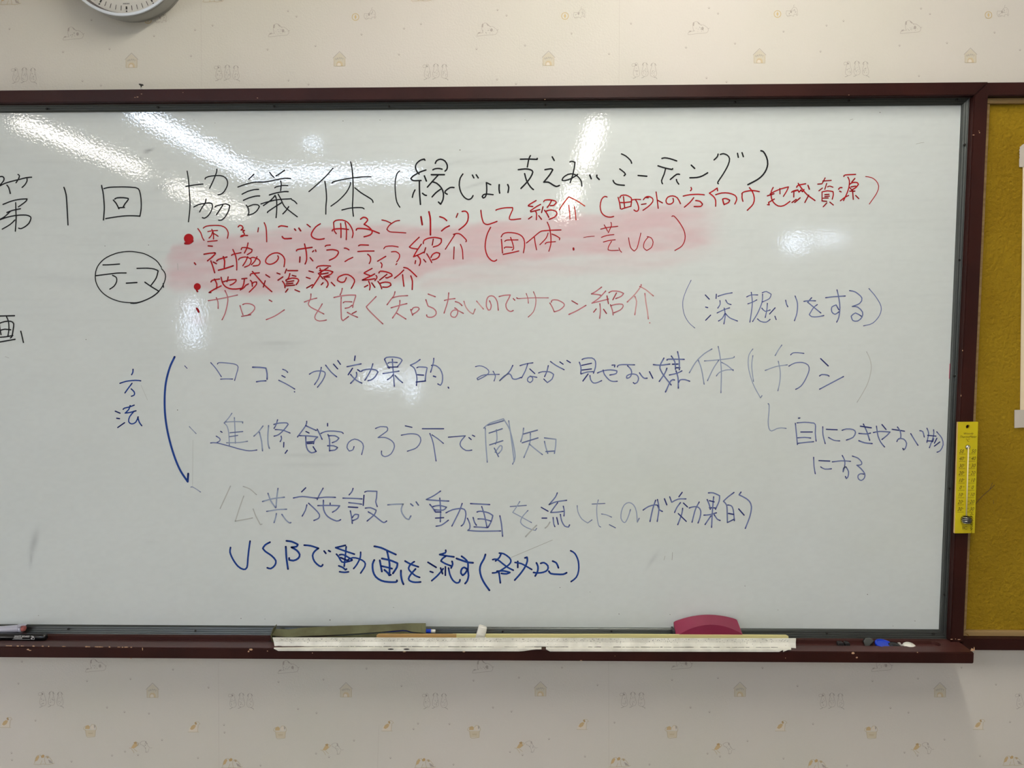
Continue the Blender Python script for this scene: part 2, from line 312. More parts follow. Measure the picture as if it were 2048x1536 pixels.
p 2.1: 960,278 945,330 905,380 858,445; 930,355 1010,335 1122,328; 910,484 1010,455 1112,430; 1022,390 1018,450 985,530 928,615; 985,555 1040,590 1100,628; 1160,505 1172,540 1185,580; 1175,510 1200,480 1255,478 1270,500 1240,535 1190,565
p 2.1: 1385,308 1430,325 1475,342; 1355,380 1375,440 1390,465 1450,490 1485,530 1480,575 1430,605 1375,600 1365,575
p 2.0: 1592,390 1650,375 1728,366; 1648,292 1635,400 1588,552; 1732,405 1780,420 1818,455; 1725,485 1760,510 1760,560 1730,605 1685,595 1672,560 1700,520 1750,512 1835,555
@ 920 540 5.12
q 2.0: 40,320 60,380 100,430 135,450 155,400; 170,318 205,360 240,400
p 2.0: 302,315 320,360 310,405 290,410 270,370 275,300 300,268 345,270 380,320 392,412
p 2.0: 400,272 450,260 515,255 500,290 470,350 480,400 515,425 545,415; 545,292 562,310; 580,285 592,292
p 1.6: 600,293 750,285 905,285; 678,240 695,290 700,340; 752,222 775,280 775,350 750,430 698,482
p 2.0: 920,338 945,380 965,428; 935,330 945,308 1000,308 1060,340 1065,370 1020,410 965,428
p 2.0: 1145,315 1205,350; 1115,455 1200,415 1290,362
p 2.0: 1450,175 1390,220 1345,245 1400,250 1440,258; 1492,215 1420,290 1350,340 1430,320 1520,298; 1505,265 1520,345; 1432,345 1438,420 1430,495; 1395,398 1368,432; 1470,402 1500,445; 1525,232 1560,215 1630,220 1675,240 1650,270 1595,292; 1602,235 1565,305; 1540,355 1560,410 1568,460; 1545,365 1600,350 1660,350 1670,375 1640,410 1575,438
q 2.1: 1855,150 1850,170 1790,250 1712,328; 1840,168 1900,200 1980,265; 1790,270 1808,320 1800,390 1790,458; 1893,240 1905,340 1920,430 1928,500; 1942,540 1944,542
L blue handwriting in brackets right of the faded pink line
@ 1350 540 4.6545
n 1.3: 150,95 100,200 72,300 85,410 130,490 185,540
n 2.1: 282,232 320,272; 285,345 305,350; 285,468 332,420; 385,225 382,265; 400,245 460,225 532,212; 418,285 420,320 398,355; 472,280 490,310 522,322; 392,400 450,372 508,352; 458,355 468,420 455,502; 465,405 440,450 405,475; 470,405 510,445 582,475
n 2.0: 668,250 710,232 770,232; 710,208 720,300 710,400 697,485; 678,315 720,300 762,278; 812,212 850,200 895,225 880,265 812,298; 815,225 810,300 770,400 722,480; 808,355 840,385 885,372; 860,310 855,370 840,442; 932,352 880,410; 768,455 800,480 850,485 885,460; 930,430 942,462
n 2.2: 1030,282 1038,318 1050,342; 1118,242 1140,310 1135,400 1112,472
n 2.2: 1200,292 1250,285 1308,287; 1272,258 1235,300 1290,345 1358,400; 1325,322 1290,350 1250,415 1275,435 1330,435 1385,424
n 2.2: 1402,258 1480,248 1585,242; 1508,185 1525,260 1535,350 1525,440 1505,485; 1525,370 1500,325 1460,345 1460,390 1490,412 1525,390
n 2.2: 1625,192 1680,205 1740,260 1720,310 1650,340 1700,345 1745,390 1740,440 1700,475 1655,470 1640,430 1680,400 1735,430
n 1.7: 1805,172 1870,250 1918,340 1905,420 1840,495 1755,520
L blue handwriting of the two upright characters at left
@ 220 690 4.9556
b 2.3: 228,240 226,270 214,295; 98,380 160,360 250,350 305,355; 218,380 180,430 148,475; 210,435 240,465 240,495 212,508
b 2.3: 52,656 100,676; 66,726 94,730; 76,818 145,770; 130,638 145,625 190,615 240,596; 200,600 185,640 150,675 200,668 258,652; 240,655 195,710 185,760 215,782 255,765 280,712; 275,715 290,765 315,800
L long blue bracket stroke left of the method notes
b 3.5: 640,118 590,230 550,400 542,620 565,830 620,1050 690,1230 770,1355 775,1275
L faded blue handwriting of the first method note
n 1.6: 740,206 765,232
@ 420 680 6.4
n 2.0: 10,290 80,370 145,470; 95,308 115,290 220,295 320,310 360,345 340,430 315,518; 135,502 200,498 290,500
n 2.7: 545,348 640,350 715,360 730,430 730,502; 595,535 650,525 715,522
n 2.2: 930,375 970,390 995,415; 920,455 962,478; 880,515 980,565 1085,628; 1080,662 1084,664
n 2.3: 1272,438 1330,405 1400,395 1460,405 1475,440 1440,520 1375,605; 1425,350 1410,420 1385,500 1338,570; 1480,322 1550,410 1622,472; 1580,308 1635,370; 1635,262 1670,312
@ 680 680 6.4
n 2.6: 194,205 185,262; 90,342 190,320 270,305; 160,362 105,445; 225,380 258,402; 210,415 210,470 135,555; 135,440 200,510 280,552; 275,400 300,385 380,372 460,385 485,410 450,470 400,510 360,520; 420,305 400,370 360,450 318,515
n 2.5: 570,245 600,222 690,218 770,235 795,260 770,300 730,345; 570,250 600,310 630,362; 612,348 740,345; 615,298 640,285 732,288; 670,245 675,330 685,450 696,592; 550,430 650,415 755,398; 680,445 650,480 608,508; 705,455 750,505 800,545
n 2.5: 1025,250 970,290 900,322 950,360 975,430 985,500 978,582; 985,355 1010,345 1105,350 1112,370 1098,440 1090,525; 990,445 1070,450; 975,538 1095,525; 1200,235 1195,290 1160,412; 1170,325 1220,325 1280,370 1312,450 1308,540 1285,580 1252,562; 1195,462 1225,472
n 2.6: 1384,604 1392,616
@ 940 680 6.4
n 2.0: 70,342 120,330 180,345 235,385 235,430 170,475 100,510 90,492 150,455 230,442 375,440; 295,400 325,460 308,525
n 2.4: 548,325 500,410 380,520 440,460 500,432 530,460 545,495 590,502 650,480
n 2.2: 640,328 720,305 805,292; 740,300 710,390 660,485; 765,370 830,430; 770,462 800,480 800,520 770,545 738,525 740,490 775,465 855,478
n 2.3: 878,422 930,405 1020,408 1070,440 1050,500 990,545 945,500; 1002,328 985,400 955,468; 1030,275 1100,325 1205,380; 1150,280 1192,310; 1240,262 1285,290
n 2.4: 1400,285 1420,350 1418,430; 1435,250 1470,235 1560,230 1605,270 1605,350 1580,425; 1430,325 1555,298; 1430,385 1555,370; 1420,435 1500,410 1575,405; 1512,435 1445,525; 1535,455 1545,510 1580,550 1630,545 1685,520
n 2.4: 1632,422 1700,395 1800,382 1880,395 1870,430 1790,448; 1705,385 1720,440 1780,510 1830,530 1885,528; 1818,322 1855,320 1850,345
@ 1220 680 6.4
n 2.4: 95,345 105,325 160,315 315,318; 225,330 270,380 275,440 250,480 215,490 215,460 270,435 340,445 365,490 350,540 315,560 298,545
n 2.6: 378,420 410,465 440,490 475,488; 505,405 548,490
n 2.6: 690,232 640,330 650,390 700,470 760,545 782,575; 555,315 650,322 765,308; 728,362 700,430 630,530; 785,205 830,280 838,375; 865,150 885,250 888,380; 730,258 750,245 950,248; 800,310 870,308; 838,355 895,355; 760,448 860,425 920,395; 845,395 870,480 875,615; 825,512 780,520 710,665; 880,540 900,510 960,508 1020,528
g 2.1: 1305,115 1200,180 1100,280 1015,420; 1130,260 1170,370 1205,565; 1385,82 1410,220 1425,400 1420,675; 1208,268 1380,255 1570,230 1590,212; 1390,262 1320,370 1248,520; 1425,285 1500,325 1578,392; 1362,460 1400,415 1480,385 1578,380
@ 1480 680 6.4
g 1.8: 165,115 115,190 105,320 130,450 180,590 262,740 282,712; 165,200 150,330 172,530
g 2.0: 535,65 490,130 450,200; 322,390 460,340 605,318; 490,272 515,400 510,530 485,650
n 2.1: 648,190 680,165 740,162 818,172; 625,335 700,295 800,288 870,320 885,385 840,500 780,590 712,632
n 2.4: 1032,238 1130,332; 1018,460 1050,442 1115,448 1140,462; 1018,630 1150,560 1325,468
f 1.3: 1620,150 1665,250 1680,370 1640,540 1570,680 1498,798
L faded blue handwriting of the note at lower right
g 2.0: 360,815 372,830 372,900 360,1050 372,1135 405,1165 470,1135 530,1125 590,1132
@ 1560 820 6.0235
n 2.2: 222,98 240,96; 185,160 195,260 210,415; 205,155 300,148 380,155 425,172 425,280 435,375; 250,265 390,265; 212,335 300,330 370,338; 215,402 310,390 405,382
n 2.2: 515,202 518,300 545,405; 558,232 690,238; 585,330 650,365 720,372
n 2.3: 748,245 800,228 880,235 910,270 880,330 800,362
n 2.5: 968,195 1100,214; 1005,170 1050,270 1080,365; 950,282 1040,288 1090,278; 950,370 1020,395 1110,405
n 2.4: 1125,272 1200,258 1325,265 1290,305 1228,355; 1162,195 1180,310 1215,390 1260,445; 1228,175 1278,235
n 2.4: 1350,232 1500,255; 1415,205 1450,260 1455,330 1430,350; 1408,380 1430,345 1490,350 1525,400 1510,460 1488,480 1480,462
n 2.4: 1575,285 1620,360 1662,425; 1685,250 1720,260 1738,325
n 2.2: 1770,220 1790,280 1770,390; 1850,238 1850,310 1800,455; 1778,305 1880,315; 1770,372 1845,375; 1850,345 1835,385; 1890,340 1860,400; 1925,385 1860,435; 1888,262 1950,340 1965,420 1930,490 1892,508
n 2.2: 405,570 410,680 425,768; 468,610 600,615; 490,685 540,712 620,708
n 2.2: 630,625 740,612 850,618; 750,548 780,610 778,680 760,745 765,700 795,685 825,740 820,800 800,825 788,800
n 2.3: 872,555 940,580 985,630 975,660 925,665 980,710 1022,770 1015,820 980,848 945,830 940,790 970,768 1010,772
L faded blue handwriting of the second method note
@ 370 820 6.4
g 1.6: 55,212 100,258 142,302
g 2.0: 600,42 560,100 510,158; 500,165 540,210 560,300 568,450; 510,155 640,148 740,152 738,168; 632,98 640,260 645,425; 575,292 740,275; 570,342 675,325; 532,420 700,415 800,400
n 2.1: 455,272 475,286; 400,335 445,365 445,395 405,418; 328,422 400,420 560,460 700,500 820,522 920,512
g 2.6: 998,205 940,280 882,335; 952,285 980,400 992,522; 1070,200 1060,330 1065,440 1080,490
n 2.3: 1185,125 1165,190 1140,235; 1138,185 1200,168 1300,165 1320,185 1270,250 1200,315 1140,335; 1155,250 1250,258 1345,295; 1230,335 1235,370 1218,405; 1265,415 1262,475; 1310,515 1282,555
n 2.5: 1558,145 1545,200 1440,345; 1545,200 1620,235 1680,262; 1548,275 1588,295; 1468,328 1580,332 1698,345 1660,380 1645,432; 1545,345 1550,440 1570,510 1620,548 1680,530; 1560,412 1640,405; 1565,430 1630,425; 1640,470 1678,530; 1692,245 1725,310 1755,375; 1740,300 1800,275 1900,270 2000,282 2025,300; 1825,172 1825,205; 1830,315 1850,380 1850,525; 1840,330 1920,330 1970,360 1940,395 1885,418; 1825,458 1900,458 1952,480 1920,512 1855,520
@ 660 820 4.2667
n 2.2: 205,312 195,340 165,350 145,320 160,275 210,248 265,270 285,310 270,380
n 2.1: 388,158 430,142 485,145 490,175 410,235 470,235 530,265 550,310 520,375 470,398 440,380 440,350
n 2.1: 642,135 700,148; 608,215 690,202 755,215 775,260 740,320 660,352
n 2.2: 788,160 970,160; 852,200 880,280 905,435; 870,212 920,245 968,285
n 2.2: 1010,232 1155,220 1115,270 1115,310 1160,345 1210,342; 1185,235 1205,252; 1215,215 1235,225
g 2.4: 1312,155 1360,115 1480,75 1530,160 1560,270 1580,400 1558,462; 1325,155 1330,290 1342,445; 1345,130 1480,92; 1525,92 1545,230 1572,440; 1358,197 1470,160; 1420,170 1425,250 1412,290; 1362,298 1475,262; 1402,325 1438,398; 1410,360 1450,305 1468,310 1465,340 1438,372
g 2.5: 1652,155 1645,210 1628,270; 1650,205 1770,172; 1640,280 1775,238; 1710,200 1705,280 1655,405; 1700,290 1760,340 1812,380
g 2.5: 1830,268 1842,320 1858,370; 1830,238 1928,250 1925,310 1915,370; 1842,355 1915,350
L faded blue handwriting of the third method note
@ 370 960 6.4
g 1.7: 75,92 95,88 150,120 200,155
f 2.0: 582,78 540,170 450,365; 745,82 830,115 915,188; 752,205 700,350 645,525 740,510 865,485; 872,370 910,470 965,572 985,565
g 2.6: 1062,170 1100,270 1160,355; 1190,108 1175,220 1165,350; 992,275 1120,240 1272,220; 1045,402 1180,380 1300,374; 1170,430 1160,480 1140,545; 1240,440 1290,510 1335,548 1355,545
n 2.6: 1545,100 1492,152; 1388,230 1500,212 1680,232; 1560,318 1540,390 1500,462; 1582,298 1660,370 1720,440 1710,490 1650,518; 1768,105 1720,190 1692,250; 1685,232 1800,220 1925,222; 1700,328 1850,325 1980,330 1940,380 1888,412; 1772,260 1775,380 1830,470 1940,525 1992,508; 1858,295 1858,312
@ 660 960 6.4
n 2.6: 295,108 280,150 245,190; 165,232 290,235 410,242; 240,290 320,298 405,310; 235,345 355,352; 260,395 275,470 285,555; 285,480 320,440 365,445 355,490 290,520; 435,195 425,325; 445,155 480,142 600,145 595,230 585,280 605,340; 452,360 520,355 590,385 570,440 475,525; 490,408 560,450 640,515 690,545 725,525
g 2.7: 740,318 830,310 935,308 912,370 925,430 970,490 1010,505 1035,460; 1032,305 1062,330; 1102,280 1132,322
n 2.6: 1415,142 1330,200 1232,250 1370,262 1520,270; 1405,232 1415,380 1412,535; 1278,312 1310,350 1350,410; 1318,340 1400,325 1490,348 1450,385 1335,382; 1350,410 1420,410; 1350,488 1455,482; 1358,592 1430,575 1515,515; 1485,420 1570,380 1690,365 1735,400 1735,480 1710,560 1680,588; 1692,300 1650,410 1560,590
@ 920 960 6.4
n 2.6: 135,302 260,308 380,315; 278,340 310,440 345,600; 218,410 260,400 360,418 420,455 400,530 360,605; 230,498 300,500 395,525; 180,600 270,605 350,610; 168,480 185,540 210,578; 95,490 125,560 125,620 100,645 250,655 520,652; 510,458 530,560 545,720
g 2.0: 642,340 850,325; 765,275 720,350 675,415 760,460 915,545; 870,390 800,470 775,540 820,590 900,628 965,645 980,620
n 2.4: 1245,165 1220,220 1140,315 1230,280 1365,260; 1250,290 1205,350 1160,415 1240,412 1320,402; 1322,335 1335,400 1330,460; 1192,480 1200,560 1215,598; 1238,480 1258,568; 1285,440 1300,520 1340,590 1390,602 1402,575; 1040,350 1128,400; 1050,488 1110,488
f 2.6: 1150,540 1120,590 1090,615; 980,580 900,660 840,725
g 1.8: 1500,328 1510,410 1560,500 1635,550 1690,510
g 1.9: 1690,308 1855,300; 1770,255 1750,350 1755,480 1775,580 1800,602; 1812,435 1870,445 1940,475; 1912,572 1990,612
@ 1200 960 6.4
g 2.2: 390,378 365,460 330,535 300,540 268,490 275,400 310,320 370,288 430,320 465,400 478,540 502,490
n 2.6: 552,385 620,340 700,318 740,325; 712,260 675,370 640,530; 735,250 755,350 745,450 732,530; 740,330 760,380 798,402; 825,240 855,318
n 2.5: 892,215 918,285 1000,245 1100,242; 1052,158 1010,215; 1030,290 985,350 955,415; 1068,295 1120,345; 1058,362 1045,440 995,572; 1002,430 1105,530; 1142,358 1200,342 1260,350 1290,400 1280,480 1255,550; 1270,282 1220,380 1178,540
n 2.5: 1388,165 1450,165 1530,200 1525,270 1478,375; 1372,250 1400,320 1412,375; 1400,265 1462,280; 1400,355 1480,358; 1455,215 1440,380 1428,605; 1330,450 1400,445 1490,420; 1420,460 1385,510 1345,570; 1462,445 1500,500 1538,518
n 2.5: 1715,160 1640,215 1580,272 1620,320 1628,420 1630,545 1720,500; 1635,320 1680,330 1705,380 1720,520; 1645,428 1710,440; 1775,370 1845,450; 1805,155 1780,190 1850,225 1910,270 1938,340 1920,460 1860,620
L strong blue handwriting of the bottom line
@ 440 1070 6.4
b 3.2: 135,160 128,220 165,310 230,400 300,440 345,415 358,290 370,180 385,78
b 3.2: 640,92 580,125 548,170 580,210 660,265 715,330 700,390 650,430 605,420
b 3.3: 842,150 850,290 870,435; 850,75 920,85 995,120 980,148 915,158 980,195 1020,250 1000,300 940,328 885,318 885,295
b 3.2: 1078,130 1160,138 1260,170 1210,210 1185,265 1210,340 1270,395 1300,400 1315,380; 1332,205 1355,235; 1390,200 1412,212
b 3.0: 1605,132 1480,162 1600,205 1720,245; 1615,150 1605,260 1590,400; 1490,245 1520,280 1560,345 1620,345 1690,325; 1530,255 1580,252 1690,315; 1545,290 1650,335; 1520,395 1570,415 1605,445 1620,435; 1530,470 1590,478 1645,472; 1640,315 1700,290 1780,305 1850,345 1855,400 1800,488; 1800,220 1795,290 1750,380 1710,430
@ 720 1070 7.8769
b 3.4: 225,178 330,200 450,255 565,308; 425,250 445,340 465,450 465,630; 312,400 330,500 345,575; 345,370 480,400 590,445 580,510 518,605; 340,490 430,510 505,530; 385,550 440,600 460,635 485,628; 225,395 198,460 205,570 250,660 340,720 450,740 570,740 582,715; 645,560 645,640 665,730 685,775
b 3.2: 710,410 800,460 920,502; 855,420 800,460 765,520 790,570 870,640 940,668; 875,535 800,620 765,690 800,730 870,745 955,740
b 3.1: 1350,240 1345,280 1255,308 1340,325 1480,345; 1350,335 1300,370 1275,410 1340,450 1430,485; 1450,415 1460,460 1435,520; 1070,430 1200,510; 1105,575 1150,590; 1130,720 1220,640 1290,560 1310,530; 1270,520 1300,610; 1345,500 1345,635; 1395,520 1415,620 1460,710 1520,755 1565,740 1575,705
b 3.4: 1520,370 1620,405 1700,430 1780,438; 1600,335 1660,380 1700,440 1700,560 1710,640 1690,720 1655,765; 1690,540 1640,510 1600,540 1590,600 1620,635 1660,600 1690,550
@ 920 1070 7.3143
b 3.4: 372,285 350,350 305,430 290,510 310,610 360,710 430,808
b 3.1: 600,275 575,330 520,380; 575,265 640,275 720,330 745,380 720,430 640,490 545,545 475,555; 478,360 540,355 620,415 700,475 780,515; 540,530 640,525 730,548 680,568 605,562; 570,550 580,620 590,700
b 3.1: 845,385 845,475; 805,402 900,420 1050,505; 950,335 980,325 985,380 950,470 880,570 800,660
b 3.2: 1118,408 1140,460 1135,530 1100,600; 1180,415 1230,405 1285,450 1280,510 1220,545 1140,555 1075,548
b 3.2: 1355,382 1410,410 1440,480; 1300,530 1330,565 1420,575 1510,575 1560,552
b 2.8: 1618,230 1680,270 1730,380 1735,520 1700,620 1625,682
"""
# ================================================================ materials
M_rail = mat('oxblood_painted_wood', (50,20,16), rough=.42, var=(43,16,13), vscale=14, bump=.15, bscale=160, bdist=.0006, spec=.22)
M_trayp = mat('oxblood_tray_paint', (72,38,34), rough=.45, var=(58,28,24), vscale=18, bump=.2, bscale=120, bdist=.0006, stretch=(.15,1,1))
M_alu = mat('dull_grey_aluminium', (80,83,81), rough=.4, metal=.85, bump=.06, bscale=900, bdist=.0003)
M_screw = mat('blackened_screw', (40,38,36), rough=.5, metal=.5)
M_chip = mat('bare_wood_chip', (205,165,130), rough=.8)
M_ply = mat('pale_wood', (158,130,84), rough=.65, var=(138,110,66), vscale=25, stretch=(.2,1,6))
M_felt = mat('mustard_felt', (150,121,28), rough=.95, var=(140,111,24), vscale=9, bump=.9, bscale=150, bdist=.004, bdetail=3, spec=.1)
M_white = mat('white_plastic', (238,236,226), rough=.35, var=(214,212,202), vscale=30)
M_cream = mat('cream_plastic', (232,222,160), rough=.45)
M_kraft = mat('brown_board', (186,150,95), rough=.8)
M_olive = mat('olive_card', (98,98,68), rough=.7, var=(84,82,54), vscale=30, bump=.2, bscale=300, bdist=.0005)
M_olived = mat('olive_card_inside', (40,38,28), rough=.85)
M_mag = mat('magenta_plastic', (136,36,70), rough=.42, var=(128,33,64), vscale=12, bump=.08, bscale=500, bdist=.0004)
M_felt2 = mat('dark_eraser_felt', (60,58,60), rough=.95)
M_black = mat('black_plastic', (18,18,20), rough=.22)
M_blackm = mat('matte_black', (30,27,28), rough=.6)
M_blue = mat('blue_plastic', (22,60,190), rough=.35)
M_grey = mat('dark_grey_plastic', (84,88,84), rough=.55)
M_lgrey = mat('light_grey_plastic', (190,185,180), rough=.45)
M_silver = mat('pale_silver_plastic', (190,190,205), rough=.3, metal=.15)
M_pink = mat('dull_pink_plastic', (190,110,105), rough=.5)
M_yel = mat('yellow_lacquered_wood', (212,196,22), rough=.38, var=(205,184,20), vscale=20)
M_yedge = mat('bare_wood_edge', (214,180,120), rough=.6)
M_chrome = mat('polished_metal', (200,200,200), rough=.15, metal=1)
M_glass = mat('clear_glass', (255,255,255), rough=.02)
_n = M_glass.node_tree; _o = _n.nodes['Material Output']; _t = _n.nodes.new('ShaderNodeBsdfTransparent'); _g = _n.nodes.new('ShaderNodeBsdfGlossy'); _g.inputs['Roughness'].default_value = .02
_f = _n.nodes.new('ShaderNodeValue'); _f.outputs[0].default_value = .05; _m = _n.nodes.new('ShaderNodeMixShader'); _n.links.new(_f.outputs[0], _m.inputs[0]); _n.links.new(_t.outputs[0], _m.inputs[1]); _n.links.new(_g.outputs[0], _m.inputs[2]); _n.links.new(_m.outputs[0], _o.inputs['Surface'])
M_paper = mat('cream_paper', (240,222,190), rough=.8)
M_tape = mat('translucent_tape', (205,196,185), rough=.4)
M_ring = mat('silver_clock_ring', (226,232,240), rough=.35, metal=.15)
M_case = mat('grey_clock_case', (168,168,164), rough=.4, metal=.2)
M_bevel = mat('dark_clock_bevel', (92,84,86), rough=.5)
M_dial = mat('clock_dial', (226,224,218), rough=.5)
M_ink = attr_mat('marker_ink', rough=.5, spec=.12)
M_print = attr_mat('flat_print', rough=.8)
M_plaster = mat('white_plaster', (226,222,214), rough=.9)
M_floor = mat('beige_floor', (150,146,138), rough=.5, var=(135,130,122), vscale=3)
M_tube = mat('fluorescent_diffuser', (255,255,255), emit=(255,248,236), estr=TUBE_POWER)
M_near = mat('fluorescent_diffuser_near', (255,255,255), emit=(255,250,238), estr=NEAR_POWER)
M_cool = mat('cool_light_diffuser', (255,255,255), emit=(205,225,255), estr=COOL_POWER)
M_pane = mat('daylit_frosted_pane', (240,245,255), emit=(215,230,255), estr=PANE_POWER)
M_house = mat('white_enamel', (235,235,232), rough=.4)
# wallpaper: embossed vinyl
M_wall = mat('embossed_wallpaper', (219,213,205), rough=.62, var=(215,211,200), vscale=2.2, bump=.4, bscale=300, bdist=.0012, bdetail=2, spec=.3)

# ================================================================ room
CE = 2.52; XL, XR, YB = -4.4, 5.2, -8.6
box('wall_back', XL-.1, XR+.1, .02, .14, 0, CE, M_wall, kind='structure')
box('floor', XL-.1, XR+.1, YB-.1, .14, -.1, 0, M_floor, kind='structure')
box('ceiling', XL-.1, XR+.1, YB-.1, .14, CE, CE+.1, M_plaster, kind='structure')
LW = (-3.3, -.9, .25, 1.15)
box('shade_beam_1', XL, -.45, -1.25, -.95, CE-.40, CE, M_plaster, kind='structure')  # unseen dropped beam, added to shade the upper left of the wall
bm = bmesh.new(); add_box(bm, XL-.1, XL, YB, LW[0], 0, CE); add_box(bm, XL-.1, XL, LW[1], .02, 0, CE); add_box(bm, XL-.1, XL, LW[0], LW[1], 0, LW[2]); add_box(bm, XL-.1, XL, LW[0], LW[1], LW[3], CE)
link('wall_left', bm2me(bm), M_plaster, kind='structure')
M_side = mat('daylit_side_pane', (240,245,255), emit=(250,248,242), estr=SIDE_POWER)
bm = bmesh.new()
for a in ((LW[0],LW[0]+.04,LW[2],LW[3]),(LW[1]-.04,LW[1],LW[2],LW[3]),(-2.12,-2.08,LW[2]+.04,LW[3]-.04),(LW[0]+.04,LW[1]-.04,LW[2],LW[2]+.04),(LW[0]+.04,LW[1]-.04,LW[3]-.04,LW[3])): add_box(bm, XL-.08, XL-.02, a[0], a[1], a[2], a[3])
wl = link('window_6', bm2me(bm), M_house, kind='structure')
box('pane', XL-.06, XL-.05, LW[0]+.04, -2.12, LW[2]+.04, LW[3]-.04, M_side, parent=wl)
box('pane', XL-.06, XL-.05, -2.08, LW[1]-.04, LW[2]+.04, LW[3]-.04, M_side, parent=wl)
box('wall_right', XR, XR+.1, YB, .02, 0, CE, M_plaster, kind='structure')
# wall behind the viewer, with the daylit windows that the board mirrors
wins = []
for (u0, v0, u1, v1) in ((728,742,798,772), (812,736,836,800), (366,598,402,690), (1568,415,1618,505), (1632,415,1690,488)):
    A = refl(u0, v0, y=YB); B = refl(u1, v1, y=YB); wins.append((A.x, B.x, max(B.z, .06), A.z))
wins.sort()
bm = bmesh.new(); x = XL-.1
for (x0, x1, z0, z1) in wins:
    add_box(bm, x, x0, YB-.1, YB, 0, CE); add_box(bm, x0, x1, YB-.1, YB, 0, z0); add_box(bm, x0, x1, YB-.1, YB, z1, CE); x = x1
add_box(bm, x, XR+.1, YB-.1, YB, 0, CE)
link('wall_front', bm2me(bm), M_plaster, kind='structure')
for i, (x0, x1, z0, z1) in enumerate(wins):
    bm = bmesh.new(); t = .02
    for a in ((x0,x0+t,z0,z1),(x1-t,x1,z0,z1),(x0+t,x1-t,z0,z0+t),(x0+t,x1-t,z1-t,z1)): add_box(bm, a[0], a[1], YB-.08, YB-.01, a[2], a[3])
    w = link('window_%d' % (i+1), bm2me(bm), M_house, kind='structure')
    box('pane', x0+t, x1-t, YB-.05, YB-.04, z0+t, z1-t, M_pane, parent=w)
# ceiling lights: slim battens running away from the board
def batten(A, B, wid, m, label, group=None):
    A = Vector(A); B = Vector(B); d = B-A; L = d.length; ang = math.atan2(d.y, d.x)
    root = empty('ceiling_light', ((A.x+B.x)/2, (A.y+B.y)/2, CE), label, 'ceiling light', group)
    root.rotation_euler = (0, 0, ang)
    bm = bmesh.new(); add_box(bm, -L/2-.03, L/2+.03, -wid*.75, wid*.75, -.035, 0); link('housing', bm2me(bm), M_house, parent=root)
    bm = bmesh.new(); add_box(bm, -L/2, L/2, -wid/2, wid/2, -.06, -.035)
    bmesh.ops.bevel(bm, geom=bm.edges[:], offset=.01, segments=2, affect='EDGES')
    link('diffuser', bm2me(bm), m, parent=root)
zt = CE-.055
g = 'fluorescent battens on the ceiling'
rows = [((42,247),(283,344)), ((356,374),(478,429)), ((1192,250),(1168,338)), ((1146,372),(1132,436))]
for i, (a, b) in enumerate(rows):
    A = refl(*a, z=zt); B = refl(*b, z=zt); xm = (A.x+B.x)/2
    batten((xm, A.y, 0), (xm, B.y, 0), .075, M_tube, ['warm fluorescent batten, front one of the left ceiling row','warm fluorescent batten, rear one of the left ceiling row','warm fluorescent batten, front one of the right ceiling row','warm fluorescent batten, rear one of the right ceiling row'][i], g)
batten((3.75,-2.9,0), (3.75,-4.2,0), .075, M_tube, 'warm fluorescent batten by the right hand wall', g)
batten((.26,-.38,0), (.26,-1.58,0), .075, M_near, 'warm fluorescent batten nearest the whiteboard', g)
A = refl(296,226,z=zt); B = refl(506,352,z=zt); C_ = refl(840,362,z=zt)  # both cool strips are added, source unseen, to give the board its bluish streak
batten((B.x,A.y,0), (B.x,B.y,0), .09, M_cool, 'added cool bluish strip for the board glare, running away from it')
batten((B.x+.06,B.y,0), (C_.x,B.y,0), .09, M_cool, 'added cool bluish strip for the board glare, running across the room')

P_ = refl(626, 283, z=CE)
dl = empty('ceiling_light', (P_.x, P_.y, CE), 'small round cool spotlight on the ceiling between the light strips', 'ceiling light')
lathe('rim', [(0,.075),(.012,.072)], (P_.x, P_.y, CE), (0,0,-1), M_house, n=24, root=dl)
lathe('diffuser', [(.012,.05),(.016,.045)], (P_.x, P_.y, CE), (0,0,-1), M_cool, n=24, root=dl)

# ================================================================ whiteboard
X1 = .7312; Z1 = EYE.z+.3634; Z0 = EYE.z-.5455; XW = -1.92
wb = empty('whiteboard', (0, 0, Z0), 'wide white writing board in a dark red wooden frame covered in handwriting', 'whiteboard')
# writing surface as a fine grid carrying smears and ingrained stains as colour
BASE = np.array(s2l((216,222,221)))
nu, nv = 520, 280
gx = np.linspace(-1.06, X1+.004, nu); gz = np.linspace(Z0-.004, Z1+.004, nv)
GX, GZ = np.meshgrid(gx, gz)
Pw = np.stack([GX-EYE.x, np.full_like(GX, -EYE.y), GZ-EYE.z], -1)
zz = Pw @ np.array(fwd); U = 1024+FPX*(Pw @ np.array(R2))/zz; Vv = 768-FPX*(Pw @ np.array(U2))/zz
def sstep(d, w): return 1/(1+np.exp(-np.clip(d/w, -30, 30)))
def vnoise(scale_u, scale_v, seed):
    r = np.random.RandomState(seed); T = r.rand(64, 64)
    a = (U/scale_u) % 63; b = (Vv/scale_v) % 63; i = np.floor(a).astype(int) % 63; j = np.floor(b).astype(int) % 63
    fa = a-np.floor(a); fb = b-np.floor(b); fa = fa*fa*(3-2*fa); fb = fb*fb*(3-2*fb)
    return (T[j, i]*(1-fa)+T[j, i+1]*fa)*(1-fb)+(T[j+1, i]*(1-fa)+T[j+1, i+1]*fa)*fb
wob = (vnoise(40, 14, 1)-.5)*10+(vnoise(12, 6, 2)-.5)*5
